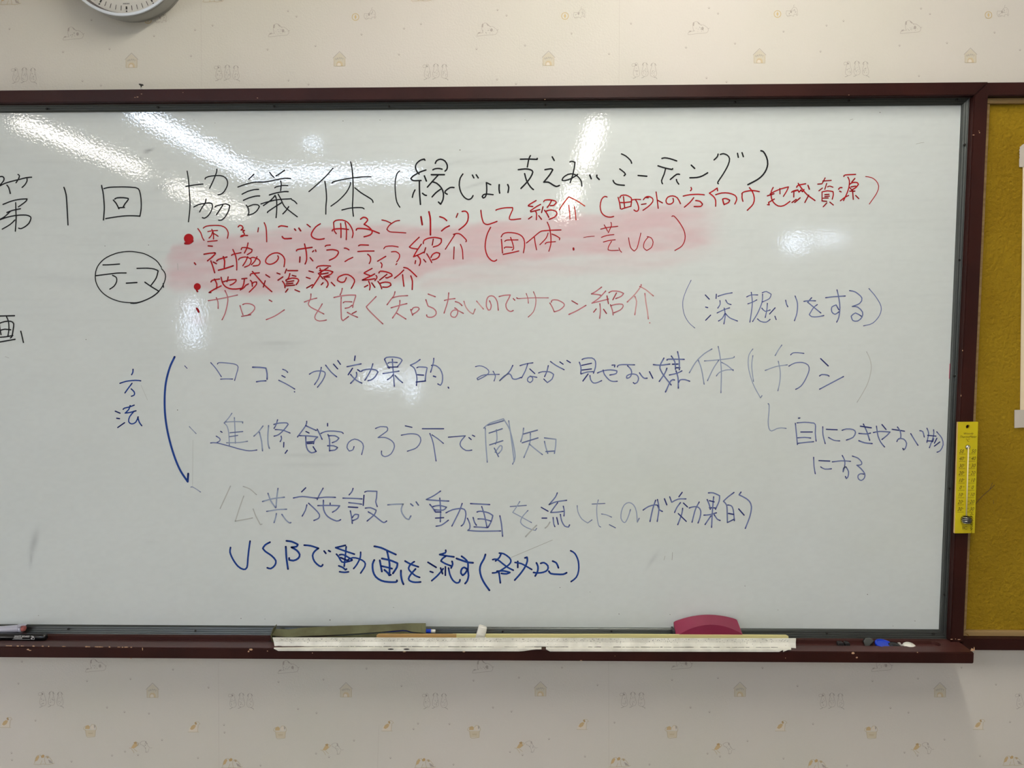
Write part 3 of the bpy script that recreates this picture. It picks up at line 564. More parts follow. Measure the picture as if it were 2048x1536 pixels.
def band(top, bot, x0, x1, wt=2.5, wb_=2.5, wl=6, wr=14):
    yt = np.interp(U, [p[0] for p in top], [p[1] for p in top]); yb = np.interp(U, [p[0] for p in bot], [p[1] for p in bot])
    return sstep(Vv-yt+wob*.6, wt)*sstep(yb-Vv+wob*.4, wb_)*sstep(U-x0+wob, wl)*sstep(x1-U+wob, wr)
strong = band([(330,515),(345,492),(385,484),(430,476),(500,466),(600,458),(660,452),(780,449),(900,455),(960,446),(1050,436),(1110,430),(1200,428),(1260,420),(1330,410),(1400,408),(1440,412)],
              [(330,575),(350,580),(400,578),(500,590),(560,585),(620,570),(700,566),(780,566),(835,558),(860,545),(900,534),(950,527),(1050,521),(1200,510),(1300,503),(1360,497),(1420,488)], 332, 1418)
light = band([(840,548),(900,534),(1050,522),(1200,512),(1300,505),(1420,485)], [(840,580),(900,576),(1000,568),(1090,556),(1180,545),(1270,546),(1340,534),(1400,518)], 845, 1405, wt=4, wb_=5, wl=5, wr=22)
def gau(x, y, a, b, rot=0.):
    c, s_ = math.cos(rot), math.sin(rot); p = (U-x)*c+(Vv-y)*s_; q = -(U-x)*s_+(Vv-y)*c
    return np.exp(-(p/a)**2-(q/b)**2)
pink = np.clip(strong*(.62+.5*vnoise(60, 10, 3)+.2*vnoise(20,4,9)) + light*(.28+.3*vnoise(50, 8, 4)) + .4*gau(395,640,16,11)+.15*gau(375,605,20,22)+.35*gau(520,572,30,9,.4), 0, 1.2)
pink *= 1-.75*gau(905,492,22,8)
grey = np.zeros_like(U)
for g_ in ((300,300,8,2.5,-.3,.9),(293,303,5,3,.2,.7),(336,372,26,5,-.3,.45),(282,316,2,3,0,.8),(68,1085,7,26,.25,.5),(62,1120,3,14,.1,.4),(560,686,40,3,0,.28),(900,327,60,3,-.2,.22),(1010,320,90,4,-.1,.2),
          (950,370,30,2.5,-.3,.3),(300,500,120,30,.1,.06),(120,560,80,14,.1,.12),(1305,1120,4,18,.6,.3),(300,1085,12,3,0,.12),(610,910,50,3,0,.2),(620,930,60,3,0,.15),(1290,930,30,20,0,.06),(560,695,60,8,0,.1),
          (790,240,90,14,-.05,.10),(880,255,70,8,-.1,.08),(720,320,60,6,.0,.08),(250,470,30,10,0,.05),(720,545,4,2,0,.3),(1050,430,3,2,0,.2),(640,880,40,6,.1,.1),(430,1190,60,6,0,.04),(1020,260,120,3,.03,.1)):
    grey += g_[5]*gau(*g_[:5])
streak = vnoise(110, 5, 11)*.6+vnoise(45, 3, 12)*.4
grey += np.clip(streak-.55, 0, 1)*.22*sstep(700-Vv, 90)
yellow = .5*gau(1500,680,120,60)+.4*gau(1350,1010,160,80)+.35*gau(1100,900,260,120)+.3*gau(1800,1060,100,90)+.3*gau(1540,860,60,90)+.3*gau(700,1150,250,60)
Cc = BASE[None, None, :]*np.ones((nv, nu, 1))
Cc *= 1-(yellow*(.6+.8*vnoise(70,40,6)))[..., None]*np.array((.03,.03,.09))
Cc *= 1-np.clip(pink, 0, 1.2)[..., None]*np.array((.01,.25,.215))
Cc *= 1-np.clip(grey, 0, .9)[..., None]*np.array((.5,.49,.47))
Cc *= (1+.035*(vnoise(9,5,21)-.5)+.03*(vnoise(90,70,22)-.5))[..., None]
V = [(float(x_), 0.0, float(z_)) for z_ in gz for x_ in gx]
F = [(j*nu+i, j*nu+i+1, (j+1)*nu+i+1, (j+1)*nu+i) for j in range(nv-1) for i in range(nu-1)]
b0 = len(V); V += [(XW-.004, 0, Z0-.004), (-1.06, 0, Z0-.004), (-1.06, 0, Z1+.004), (XW-.004, 0, Z1+.004)]; F.append((b0, b0+1, b0+2, b0+3))
bb = len(V); V += [(XW-.004, .012, Z0-.004), (X1+.004, .012, Z0-.004), (X1+.004, .012, Z1+.004), (XW-.004, .012, Z1+.004)]; F.append((bb+3, bb+2, bb+1, bb))
me = pyd(V, F); a = me.color_attributes.new('Col', 'FLOAT_COLOR', 'POINT')
cc = np.concatenate([Cc.reshape(-1, 3), np.tile(BASE, (8, 1))]); a.data.foreach_set('color', np.concatenate([cc, np.ones((len(cc), 1))], 1).astype(np.float32).ravel())
M_board = attr_mat('enamelled_board', rough=.55)
nt = M_board.node_tree; Pn = nt.nodes['Principled BSDF']
Pn.inputs['Coat Weight'].default_value = 1.0; Pn.inputs['Coat Roughness'].default_value = .04; Pn.inputs['Specular IOR Level'].default_value = .2
tc = nt.nodes.new('ShaderNodeTexCoord')
n1 = nt.nodes.new('ShaderNodeTexNoise'); n1.inputs['Scale'].default_value = 230; n1.inputs['Detail'].default_value = 1.5
b1 = nt.nodes.new('ShaderNodeBump'); b1.inputs['Strength'].default_value = .10; b1.inputs['Distance'].default_value = .0006
nt.links.new(tc.outputs['Object'], n1.inputs['Vector']); nt.links.new(n1.outputs[0], b1.inputs['Height']); nt.links.new(b1.outputs[0], Pn.inputs['Coat Normal'])
par(link('writing_surface', me, M_board), wb)

# wooden rails, mitred
YF = -.022
def zpx(v, u=1200, Y=YF): return pl(u, v, Y).z
def xpx(u, v=700, Y=YF): return pl(u, v, Y).x
XRi = pl(1944, 300, YF).x; XRo = XRi+.0228
ZTi = pl(1300, 195.8, YF).z; ZTo = pl(1300, 169.6, YF).z
XLi = XW-.02; XLo = XLi-.0228
def rail(name, quad, y0, y1, m, bev=.0012, root=wb, **k):
    A = [Vector((x_, y0, z_)) for x_, z_ in quad]; B = [Vector((x_, y1, z_)) for x_, z_ in quad]
    bm = bmesh.new(); add_prism(bm, A, B); bmesh.ops.bevel(bm, geom=bm.edges[:], offset=bev, segments=2, affect='EDGES')
    o = link(name, bm2me(bm), m, **k)
    return par(o, root) if root else o
# tray depths
YT0, YT1 = 0.0, -.0655
ZTRAY = pl(1890, 1275.5, -.004).z; TH = .0195
g_ = .0003
rail('frame_rail', [(XLo, ZTo), (XLi+g_, ZTi), (XRi-g_, ZTi), (XRo, ZTo)], YF, .02, M_rail)
rail('frame_rail', [(XRo, ZTo-g_), (XRi, ZTi-g_), (XRi, ZTRAY), (XRo, ZTRAY)], YF, .02, M_rail)
rail('frame_rail', [(XLo, ZTo-g_), (XLi, ZTi-g_), (XLi, ZTRAY), (XLo, ZTRAY)], YF, .02, M_rail)
# ribbed metal trim strips
def trim(P0, P1, inn, length_dir, n_ribs=4, wid=.0168):
    """profile from the board edge (low) outwards (high), with ribs; P0,P1 inner edge points; inn = outward direction"""
    prof = [(0, .0006), (0, -.0030), (.0012, -.0042)]
    for k in range(n_ribs):
        a = .0016+k*(wid-.003)/n_ribs; s_ = (wid-.003)/n_ribs; h = -.0050-k*.0013
        prof += [(a, h), (a+s_*.8, h-.0010), (a+s_*.86, h-.0002), (a+s_*.98, h-.0002)]
    prof += [(wid, -.0105), (wid, .0006)]
    bm = bmesh.new(); o = Vector(inn)
    def ring(P, s_): return [P+o*w_+Vector(length_dir)*(w_*s_)+Vector((0, y_, 0)) for w_, y_ in prof]
    return bm, ring
def mk_trim(P0, P1, inn, e0, e1, screws):
    d = (Vector(P1)-Vector(P0)).normalized(); bm, ring = trim(P0, P1, inn, d)
    add_prism(bm, ring(Vector(P0), e0), ring(Vector(P1), e1))
    o = par(link('metal_trim', bm2me(bm), M_alu), wb)
    for P in screws:
        s_ = lathe('screw', [(-.001, .0019), (.0003, .0019), (.0006, .0012)], P, (0, -1, 0), M_screw, n=10)
        s_.parent = o
def sc(u, v, Y): p = pl(u, v, Y); return Vector((p.x, Y, p.z))
mk_trim((XW, 0, Z1), (X1, 0, Z1), (0, 0, 1), -1, 1, [sc(u, v, -.0088) for u, v in ((93,218),(315,215),(548,213),(778,213),(1090,210),(1470,204.5),(1698,201.5),(1914,199.5))])
mk_trim((X1, 0, Z0), (X1, 0, Z1), (1, 0, 0), -1, 1, [sc(u, v, -.0092) for u, v in ((1929.5,289),(1919,520),(1909,752),(1899,977),(1889,1190))])
mk_trim((XW, 0, Z0), (XW, 0, Z1), (-1, 0, 0), -1, 1, [])
mk_trim((XW, 0, Z0), (X1, 0, Z0), (0, 0, -1), -1, 1, [sc(u, v, -.0092) for u, v in ((136,1258),(390,1262),(1005,1263),(1223,1262.5),(1654,1266),(1867,1268))])
# marker tray with a recessed groove, rounded at its right end
XT1 = pl(1948, 1316, YT1).x
bm = bmesh.new()
prof = [(YT0+.02, ZTRAY), (YT0+.02, ZTRAY-TH), (YT1, ZTRAY-TH), (YT1, ZTRAY)]
add_prism(bm, [Vector((XLo-.02, y, z)) for y, z in prof], [Vector((XT1, y, z)) for y, z in prof])
bmesh.ops.bevel(bm, geom=bm.edges[:], offset=.0012, segments=2, affect='EDGES')
tray = link('marker_tray', bm2me(bm), M_trayp); tray.data.materials.append(M_rail)
gy0, gy1 = -.018, -.041; gr = (gy0-gy1)/2; gc = (gy0+gy1)/2; GXE = pl(1880, 1290, gc).x-gr; GD = .006
bm = bmesh.new(); loop = [(XLo+.02, gy0)]+[(GXE+gr*math.sin(t), gc+gr*math.cos(t)) for t in [math.pi*i/12 for i in range(13)]]+[(XLo+.02, gy1)]
add_prism(bm, [Vector((x_, y_, ZTRAY+.01)) for x_, y_ in loop], [Vector((x_, y_, ZTRAY-GD)) for x_, y_ in loop])
cut = link('cutter', bm2me(bm)); md = tray.modifiers.new('b', 'BOOLEAN'); md.object = cut; md.operation = 'DIFFERENCE'; md.solver = 'EXACT'
bpy.context.view_layer.update(); dg = bpy.context.evaluated_depsgraph_get()
me2 = bpy.data.meshes.new_from_object(tray.evaluated_get(dg)); tray.modifiers.clear(); tray.data = me2
bpy.data.objects.remove(cut)
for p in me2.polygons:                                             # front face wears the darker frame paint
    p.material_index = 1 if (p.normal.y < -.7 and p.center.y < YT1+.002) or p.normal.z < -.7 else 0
par(tray, wb)
# chips and scuffs where the paint is knocked off
def chips(name, L, Y, par_, zshift=0):
    f = Film()
    for u, v, a, b in L:
        n = 7; f.blob([(u+a*math.cos(2*math.pi*i/n+u)*random.uniform(.6,1.1), v+b*math.sin(2*math.pi*i/n+u)*random.uniform(.6,1.1)) for i in range(n)], s2l((205,165,130)))
    return f.build(name, M_print, lambda u, v, d: pl(u, v, Y), root=par_, kind='stuff')
cl = [(56,1299,4,1.6),(60,1301,3,1),(285,1298,1,3.4),(262,1317,2.5,1),(502,1299,4,3),(497,1303,2,2),(1706,1306,4,2.2),(1714,1315,2.5,2),(1835,1305,1.2,1.2),(1944,1300,3.5,4),(1948,1298,1.5,5),(1162,1321,3,.8),(535,1302,1.5,1),(625,1306,1.2,.8),(928,1303.5,3,1),(809,1303.5,4,1),(1571,1316,.8,.8),(1230,1312,.6,.6)]
cl += [(random.uniform(0, 300), 1291.5+0.013*k, random.uniform(1.5, 5), random.uniform(.7, 1.5)) for k in range(26)]
cl = [(u, (1291.4+u*.0115+ (0 if u > 300 else .0)) if 1291 < v < 1292 else v, a, b) for u, v, a, b in cl]
chips('paint_chip', cl, YT1-.0004, wb)
chips('paint_chip', [(270,195,2,.6),(275,194,2.6,.8),(283,188,2,.5),(366,185,1,.5),(1698,190,1.5,.6),(1947,270,2.5,.9),(1958,262,1.5,.6),(1959,265,1,1.5),(1925,701,1,2),(1922,791,.8,2.5),(515,196,1.5,.6),(1090,199,2,.5)], YF-.0003, wb)
chips('paint_chip', [(1903,1278.5,3,1.2),(1918,1279,4,1),(1911,1278,1,1)], -.0225, wb)

# ================================================================ handwriting
PAL = {'k': ((30,30,34),(22,22,26)), 'r': ((168,24,30),(138,16,22)), 'o': ((186,48,28),(160,28,20)), 'p': ((188,116,124),(156,62,72)), 'q': ((206,154,156),(182,96,104)),
       'b': ((34,66,140),(16,32,92)), 'n': ((108,120,166),(50,58,116)), 'g': ((150,163,188),(100,112,152)), 'f': ((182,184,180),(166,170,172))}
INK_E = 1.0
PALl = {k: (np.array(s2l(a))*INK_E, np.array(s2l(b))*INK_E) for k, (a, b) in PAL.items()}
def board_fn(u, v, d): return pl(u, v, -.0003-d)
cx = cy = 0; sc_ = 1; line = None; cnt = 0
for ln in INK.strip().splitlines():
    if ln[0] == 'L':
        line = empty('handwriting_line', (0, 0, 0)); par(line, wb); line['label'] = ln[2:]
    elif ln[0] == '@':
        cx, cy, sc_ = map(float, ln[2:].split())
    else:
        hd, body = ln.split(':'); key, w = hd.split(); w = float(w)
        f = Film(); c0, c1 = PALl[key]
        for st in body.split(';'):
            st = st.strip(); cnt += 1; dp = (cnt % 9)*1.2e-5
            if st.startswith('D'):
                t = st.split(); x_, y_ = map(float, t[1].split(',')); f.disc(cx+x_/sc_, cy+y_/sc_, float(t[2])/sc_, c0, dp)
            else:
                pts = [tuple(map(float, q.split(','))) for q in st.split()]
                f.ribbon([(cx+a_/sc_, cy+b_/sc_) for a_, b_ in pts], w*(1.0 if key in 'ngf' else 1.1)*random.uniform(.96, 1.06), c0, c1, dp, fade=5.0)
        o = f.build('handwritten_character', M_ink, board_fn); o.parent = line
        pass
# small specks and hairline scratches on the enamel
f = Film(); dk = s2l((95,95,92))
for u, v in ((297,490),(210,492),(172,679),(77,1231),(530,1238),(787,1215),(1735,1189),(1340,1229),(1238,1228),(760,240),(686,242),(430,246),(388,240),(920,300),(1830,1242),(1786,1252),(1760,225),(1440,208),(1050,240),(482,1237),(1490,1172),(1120,1175),(1180,1184),(1556,1220),(660,1240),(355,820)):
    f.disc(u, v, random.uniform(.6, 1.1), dk, n=7)
for pts, w in (([(1832,288),(1840,286),(1848,285)],.7),([(355,527),(356,540)],.7),([(358,605),(361,615),(366,623)],.6),([(1105,1080),(1022,1115)],.8),([(386,880),(385,975)],.4),([(1345,1105),(1344,1120)],.9),([(1330,1112),(1328,1120)],.7),([(10,713),(18,716)],.6),([(282,770),(295,800)],.4),([(1700,240),(1706,238)],.8)):
    f.ribbon(pts, w, s2l((160,161,156)))
f.build('speck', M_ink, board_fn, root=wb, kind='stuff')
f = Film(); f.ribbon([(1899.8,728),(1898.6,757)], 1.7, s2l((180,60,90)), s2l((200,110,130))); f.build('red_edge_mark', M_ink, board_fn, root=wb)

# ================================================================ pinboard at right
pb = empty('pinboard', (1.1, 0, Z0), 'mustard yellow felt pinboard in a dark red frame right of the whiteboard', 'pinboard')
XP0, XP1 = XRo+.0004, 1.9; YP = -.018
ZPo = pl(2010, 164.5, YP).z; ZPi = pl(2010, 191.5, YP).z; ZBi = pl(2000, 1278, YP).z; ZBo = pl(2000, 1301, YP).z
rail('frame_rail', [(XP0, ZPo), (XP0, ZPi), (XP1-.023, ZPi), (XP1, ZPo)], YP, .02, M_rail, root=pb)
rail('frame_rail', [(XP0, ZBi), (XP0, ZBo), (XP1, ZBo), (XP1-.023, ZBi)], YP, .02, M_rail, root=pb)
rail('frame_rail', [(XP1-.023, ZPi), (XP1-.023, ZBi), (XP1, ZBo), (XP1, ZPo)], YP, .02, M_rail, root=pb)
zt0 = pl(2000, 209, -.001).z; zb0 = pl(2000, 1259.5, -.001).z
par(box('felt_panel', XP0, XP1-.02, 0, .015, ZBi-.004, ZPi+.004, M_felt), pb)
par(box('wood_trim', XP0, XP1-.023, -.007, -.0002, zt0, ZPi-.0002, M_ply, bev=.001), pb)
par(box('wood_trim', XP0, XP1-.023, -.007, -.0002, ZBi+.0002, zb0, M_ply, bev=.001), pb)
par(box('wood_trim', XP0, XP0+.0118, -.007, -.0002, zb0+.0004, zt0-.0004, M_ply, bev=.001), pb)
f = Film(); c = s2l((80,62,30))
f.ribbon([(1951,1008),(1965,992),(1981,978),(1989,970)], 1.2, c); f.ribbon([(1980,978),(1985,966)], 1.0, c); f.ribbon([(1929+57,1000),(1988,1008)], .6, c)
f.build('crayon_mark', M_print, lambda u, v, d: pl(u, v, -.0006), root=pb)
f = Film(); f.blob([(1929.5,1266),(1936,1268),(1939,1273),(1934,1270)], s2l((120,90,40))); f.ribbon([(1930,1259),(1940,1257.5)], .8, s2l((110,85,30))); f.build('stain', M_print, lambda u, v, d: pl(u, v, -.0074), root=pb)

# notice sheet with two tapes, running off the right of the view
sh = empty('paper_notice', (pl(2060, 600, 0).x, 0, 1.3), 'cream paper sheet taped to the yellow pinboard at the right edge', 'paper')
A = pl(2046.5, 300, -.002); B = pl(2040, 846, -.002)
def sheet(name, P, y0, m, root, th=.0004):
    bm = bmesh.new(); add_prism(bm, [Vector((p.x, y0, p.z)) for p in P], [Vector((p.x, y0+th, p.z)) for p in P]); return par(link(name, bm2me(bm), m), root)
sheet('sheet', [pl(2046,296,-.002), pl(2330,292,-.002), pl(2322,845,-.002), pl(2040,845,-.002)], -.0022, M_paper, sh)
tp = [(2038.5,334),(2040,337)]; teeth = [(2038.5,334)]+[(2038.6+ (1.0 if i % 2 else 0)+max(0,(i-6))*.55, 318-3*i) for i in range(9)]+[(2047,288),(2090,286),(2088,334)]
sheet('tape', [pl(u, v, -.003) for u, v in teeth], -.0030, M_tape, sh)
sheet('tape', [pl(u, v, -.003) for u, v in ((2029,820),(2080,819),(2080,857),(2045,855),(2029,856))], -.0030, M_tape, sh)

# ================================================================ thermometer
yT = YF-.0042
th = empty('thermometer', (pl(1932, 955, yT).x, YF, pl(1932, 1067, yT).z), 'yellow wooden room thermometer hung on the right frame rail', 'thermometer')
TL, TR, BL, BR = (1916,844), (1956.3,843.5), (1909.3,1067.5), (1949.3,1066.5)
def tq(s_, t): # s_ 0..1 across, t 0..1 down -> px
    a = (TL[0]+(TR[0]-TL[0])*s_, TL[1]+(TR[1]-TL[1])*s_); b = (BL[0]+(BR[0]-BL[0])*s_, BL[1]+(BR[1]-BL[1])*s_)
    return (a[0]+(b[0]-a[0])*t, a[1]+(b[1]-a[1])*t)
A = [pl(*TL, yT), pl(*TR, yT), pl(*BR, yT), pl(*BL, yT)]; xm0 = (A[0].x+A[3].x)/2; xm1 = (A[1].x+A[2].x)/2; zt1 = A[0].z; zb1 = A[2].z
Wt = xm1-xm0; Ht = zt1-zb1; tilt = math.atan2((A[0].x+A[1].x)/2-(A[2].x+A[3].x)/2, Ht)
TC = Vector(((xm0+xm1)/2, 0, (zt1+zb1)/2))
def tf(s_, t, y=0.0): # thermometer local -> world, tilted rectangle
    x_ = (s_-.5)*Wt; z_ = (.5-t)*Ht
    return Vector((TC.x+x_*math.cos(tilt)+z_*math.sin(tilt), yT-y, TC.z+z_*math.cos(tilt)-x_*math.sin(tilt)))
HOLE = (.5, .042); hr = .0034
bm = bmesh.new(); n = 16
outer = [(0,0),(.5,0),(1,0),(1,.5),(1,1),(.5,1),(0,1),(0,.5)]
def hole_pt(i): a = 2*math.pi*i/n; return (HOLE[0]+hr*math.cos(a)/Wt, HOLE[1]+hr*math.sin(a)/Ht)
# plate with a hanging hole: upper band split round the hole
def plate(bm, y):
    ring = [bm.verts.new(tf(*hole_pt(i), y)) for i in range(n)]
    c = {k: bm.verts.new(tf(*p, y)) for k, p in {'tl': (0,0), 'tr': (1,0), 'r': (1,.042), 'br': (1,.09), 'bl': (0,.09), 'l': (0,.042), 't': (.5,0), 'b': (.5,.09), 'BR': (1,1), 'BL': (0,1)}.items()}
    bm.faces.new([c['r']]+[c['br'], c['b']]+[ring[i] for i in (4,3,2,1,0)])
    bm.faces.new([c['b'], c['bl'], c['l']]+[ring[i] for i in (8,7,6,5,4)])
    bm.faces.new([c['l'], c['tl'], c['t']]+[ring[i] for i in (12,11,10,9,8)])
    bm.faces.new([c['t'], c['tr'], c['r']]+[ring[i] for i in (0,15,14,13,12)])
    bm.faces.new([c['br'], c['BR'], c['BL'], c['bl'], c['b']])
    return ring, [c[k] for k in ('tl','t','tr','r','br','BR','BL','bl','l')]
r1, o1 = plate(bm, 0); r2, o2 = plate(bm, -.0040)
for i in range(n): bm.faces.new((r1[i], r1[(i+1)%n], r2[(i+1)%n], r2[i]))
for i in range(9): bm.faces.new((o1[i], o2[i], o2[(i+1)%9], o1[(i+1)%9]))
pt = link('wooden_plate', bm2me(bm), M_yel); pt.data.materials.append(M_yedge)
for p in pt.data.polygons:
    if p.normal.x < -.7 and abs(p.center.x-tf(0,.5).x) < .008: p.material_index = 1
par(pt, th)
tube0 = tf(.5, .218, .0035); tube1 = tf(.5, .845, .0035)
lathe('glass_tube', [(0, .0011), ((tube1-tube0).length, .0011)], tube0, tube1-tube0, mat('milky_tube', (236,222,170), rough=.12), n=10, root=th)
lathe('tube_clip', [(-.002,.0030), (-.001,.0040), (.0015,.0040), (.003,.0022)], tf(.5,.222,.001), (0,-1,0), M_chrome, n=16, root=th)
bc = tf(.5, .872, .004)
bm = bmesh.new()
add_lathe(bm, [(-.0068,.0020),(-.006,.0055),(-.0035,.0078),(0,.0083),(.0035,.0078),(.006,.0055),(.0068,.0020)], bc, (0,0,-1), 20)
par(link('bulb_guard', bm2me(bm), M_black, smooth=True), th)
for k in range(4):
    z_ = -.0045+k*.0030; r_ = math.sqrt(max(.0083**2-z_**2*1.1, 1e-6))+.0004
    lathe('guard_wire', [(z_-.0006,r_), (z_-.0003,r_+.0005), (z_+.0003,r_+.0005), (z_+.0006,r_)], bc, (0,0,-1), M_chrome, n=20, root=th)
# scale figures and names as flat print
def text_mesh(txt, size, shear=0.0, extr=0.0):
    cu = bpy.data.curves.new('t', 'FONT'); cu.body = txt; cu.size = size; cu.shear = shear; cu.align_x = 'CENTER'; cu.align_y = 'CENTER'; cu.resolution_u = 2
    ob = bpy.data.objects.new('t', cu); COL.objects.link(ob); bpy.context.view_layer.update()
    me = bpy.data.meshes.new_from_object(ob.evaluated_get(bpy.context.evaluated_depsgraph_get())); bpy.data.objects.remove(ob); return me
M_tink = mat('brown_print_ink', (58,42,8), rough=.6); M_wink = mat('white_print_ink', (235,235,235), rough=.6); M_dimink = mat('dim_print_ink', (112,98,14), rough=.6)
def place_text(name, txt, size, s_, t, m, root, shear=.3, xs=1.0):
    me = text_mesh(txt, size, shear)
    for v in me.vertices:
        x_, y_ = v.co.x*xs, v.co.y; v.co = tf(s_+x_/Wt, t-y_/Ht, .0003)
    me.materials.clear(); return par(link(name, me, m), root)
place_text('lettering', 'Woody', .0050, .52, .103, M_tink, th, xs=1.1)
place_text('lettering', 'ThermoMeter', .0054, .52, .132, M_tink, th, xs=.92)
place_text('lettering', '°C', .0064, .48, .163, M_tink, th)
place_text('lettering', 'IC', .0078, .5, .953, M_dimink, th, shear=0, xs=1.2)
vals = ['50','40','30','20','10','0','10','20','30']
for i, v_ in enumerate(vals):
    t = .262+i*(.782-.262)/8
    for s_ in (.20, .80): place_text('scale_figure', v_, .0090, s_, t, M_tink, th, shear=.35, xs=.85)
f = Film(); ck = s2l((95,75,10))
for i in range(17):
    t = .284+i*(.806-.284)/16
    for a_, b_ in ((.10,.42),(.58,.92)) if i % 2 == 0 else ((.32,.42),(.58,.68)):
        f.blob([(a_,t),(b_,t),(b_,t+.0028),(a_,t+.0028)], ck)
f.build('scale_line', M_print, lambda s_, t, d: tf(s_, t, .0003), root=th)
# small brush-pen note down the right edge:  fureai centre, written vertically
note = """2,0 5,1; 3.5,3 5,5 3.5,7; 1,6 0,8; 7,5 8,7
2,11 2,19; 0,13 3.5,12 0,16.5; 3.5,14 5.5,12.5 5.5,17 8,18.5
1,22 7,21; 2,23.5 2.5,25; 4,23.5 4.3,25; 6.5,23 6,25; 0.5,26.5 8,26 7.6,28; 2.5,28.5 3.5,30 6,29.5; 3.5,30.5 1,34; 3,32 6.5,31.5 1,36; 3,33 8,36
0.5,40 7.5,38.5 6,41.5; 3,37.5 3,43.5 7.5,43.5
1,47 3,48; 1.5,52.5 7.5,47
1,55.5 4,54; 4,54 7,54.5 4,60 2,62; 2.5,57 5.5,59
4.5,65 5,71"""
f = Film(); hy = (1067.5-1026)/72.
for ln in note.splitlines():
    for st in ln.split(';'):
        pts = [tuple(map(float, q.split(','))) for q in st.split()]
        f.ribbon([(1940.8-.0*b_+a_*.72-(b_*hy)*.03, 1025.5+b_*hy) for a_, b_ in pts], .75, s2l((25,18,8)))
f.build('handwritten_note', M_ink, lambda u, v, d: pl(u, v, yT-.0004), root=th)

# ================================================================ clock (its lower edge hangs into view)
YC = -.020
cR = pl(241, 32, YC); cc_ = Vector((pl(241, -98, YC).x, 0, 0)); Rr = (pl(241, -98, YC).z-cR.z); cc_.z = cR.z+Rr
ck_ = empty('wall_clock', (cc_.x, .02, cc_.z), 'round silver wall clock above the left of the whiteboard, only its bottom showing', 'clock')
def ring_mesh(prof, n=96):
    bm = bmesh.new(); rg = []
    for r_, y_ in prof: rg.append([bm.verts.new((cc_.x+r_*math.cos(2*math.pi*i/n), y_, cc_.z+r_*math.sin(2*math.pi*i/n))) for i in range(n)])
    for k in range(len(rg)):
        a_, b_ = rg[k], rg[(k+1) % len(rg)]
        for i in range(n): bm.faces.new((a_[i], a_[(i+1)%n], b_[(i+1)%n], b_[i]))
    return bm2me(bm)
k1 = Rr*.953; k2 = Rr*.915
par(link('case', ring_mesh([(Rr*.93,.0199),(Rr*.985,.008),(Rr*.995,-.012),(Rr*.985,-.0165),(k1+.0008,-.0165),(k1+.0008,.0199)]), M_case, smooth=True), ck_)
lathe('back_plate', [(0, k1+.001), (.004, k1+.001)], (cc_.x, .0195, cc_.z), (0,-1,0), M_case, n=96, smooth=False, root=ck_)
par(link('ring', ring_mesh([(Rr*.985, YC+.004), (Rr, YC+.002), (Rr*.994, YC), (k1+.0006, YC-.0004), (k1, YC+.0004), (k1, YC+.004)]), M_ring, smooth=False), ck_)
par(link('inner_bevel', ring_mesh([(k1, YC+.003), (k2, YC+.012), (k2, YC+.0135), (k1, YC+.0135)]), M_bevel, smooth=False), ck_)
lathe('dial', [(0, k2+.004), (.002, k2+.004)], (cc_.x, YC+.0145, cc_.z), (0,-1,0), M_dial, n=96, smooth=False, root=ck_)
f = Film(); cb = s2l((28,28,30))
for i in range(60):
    a_ = math.radians(i*6); r0_, r1_ = k2-.0045, k2-.0125; wd = .0005
    if i % 5 == 0: r0_, r1_, wd = k2-.0065, k2-.0115, .0013
    pts = []
    for r_, s_ in ((r0_,1),(r0_,-1),(r1_,-1),(r1_,1)): pts.append((r_*math.sin(a_)+s_*wd*math.cos(a_), r_*math.cos(a_)-s_*wd*math.sin(a_)))
    f.blob(pts, cb)
    if i % 5 == 0: f.disc((k2-.0035)*math.sin(a_), (k2-.0035)*math.cos(a_), .0014, s2l((70,70,72)), n=10)
for i in range(6): f.blob([(-.0055+i*.0019, -(k2-.0150)), (-.0042+i*.0019, -(k2-.0150)), (-.0042+i*.0019, -(k2-.0168)), (-.0055+i*.0019, -(k2-.0168))], s2l((110,110,112)))
f.build('minute_marks', M_print, lambda x_, z_, d: Vector((cc_.x+x_, YC+.0122, cc_.z+z_)), root=ck_)
for nm, L_, ang, wd in (('hour_hand', .05, 1.0, .004), ('minute_hand', .078, -.6, .003)):
    bm = bmesh.new(); ca, sa = math.cos(ang), math.sin(ang)
    P_ = [(-wd,-.015),(wd,-.015),(wd*.6,L_),(-wd*.6,L_)]
    A_ = [Vector((cc_.x+x_*ca+z_*sa, YC+.0095, cc_.z-x_*sa+z_*ca)) for x_, z_ in P_]; add_prism(bm, A_, [p+Vector((0,.0008,0)) for p in A_]); par(link(nm, bm2me(bm), M_blackm), ck_)
lathe('cover_glass', [(0, k1), (.0012, k1)], (cc_.x, YC+.0035, cc_.z), (0,-1,0), M_glass, n=96, smooth=False, root=ck_)

# nail standing on the top rail
nb = pl(282.5, 178, -.002); nt_ = pl(282.5, 167, -.002)
nl = empty('nail', (nb.x, -.002, ZTo), 'small black headed nail sticking up from the top rail below the clock', 'nail')
lathe('shank', [(-.0015, .0011), ((nt_.z-ZTo)*.9, .0011)], (nb.x, -.002, ZTo), (0,0,1), M_chrome, n=8, root=nl)
lathe('head', [(0,.0012), (.001,.0036), (.0022,.0040), (.003,.0028)], (nb.x, -.002, ZTo+(nt_.z-ZTo)*.75), (.25,-.25,1), M_blackm, n=12, root=nl)

# ================================================================ things on the tray
GZ_ = ZTRAY-GD
def pxs(u): return u
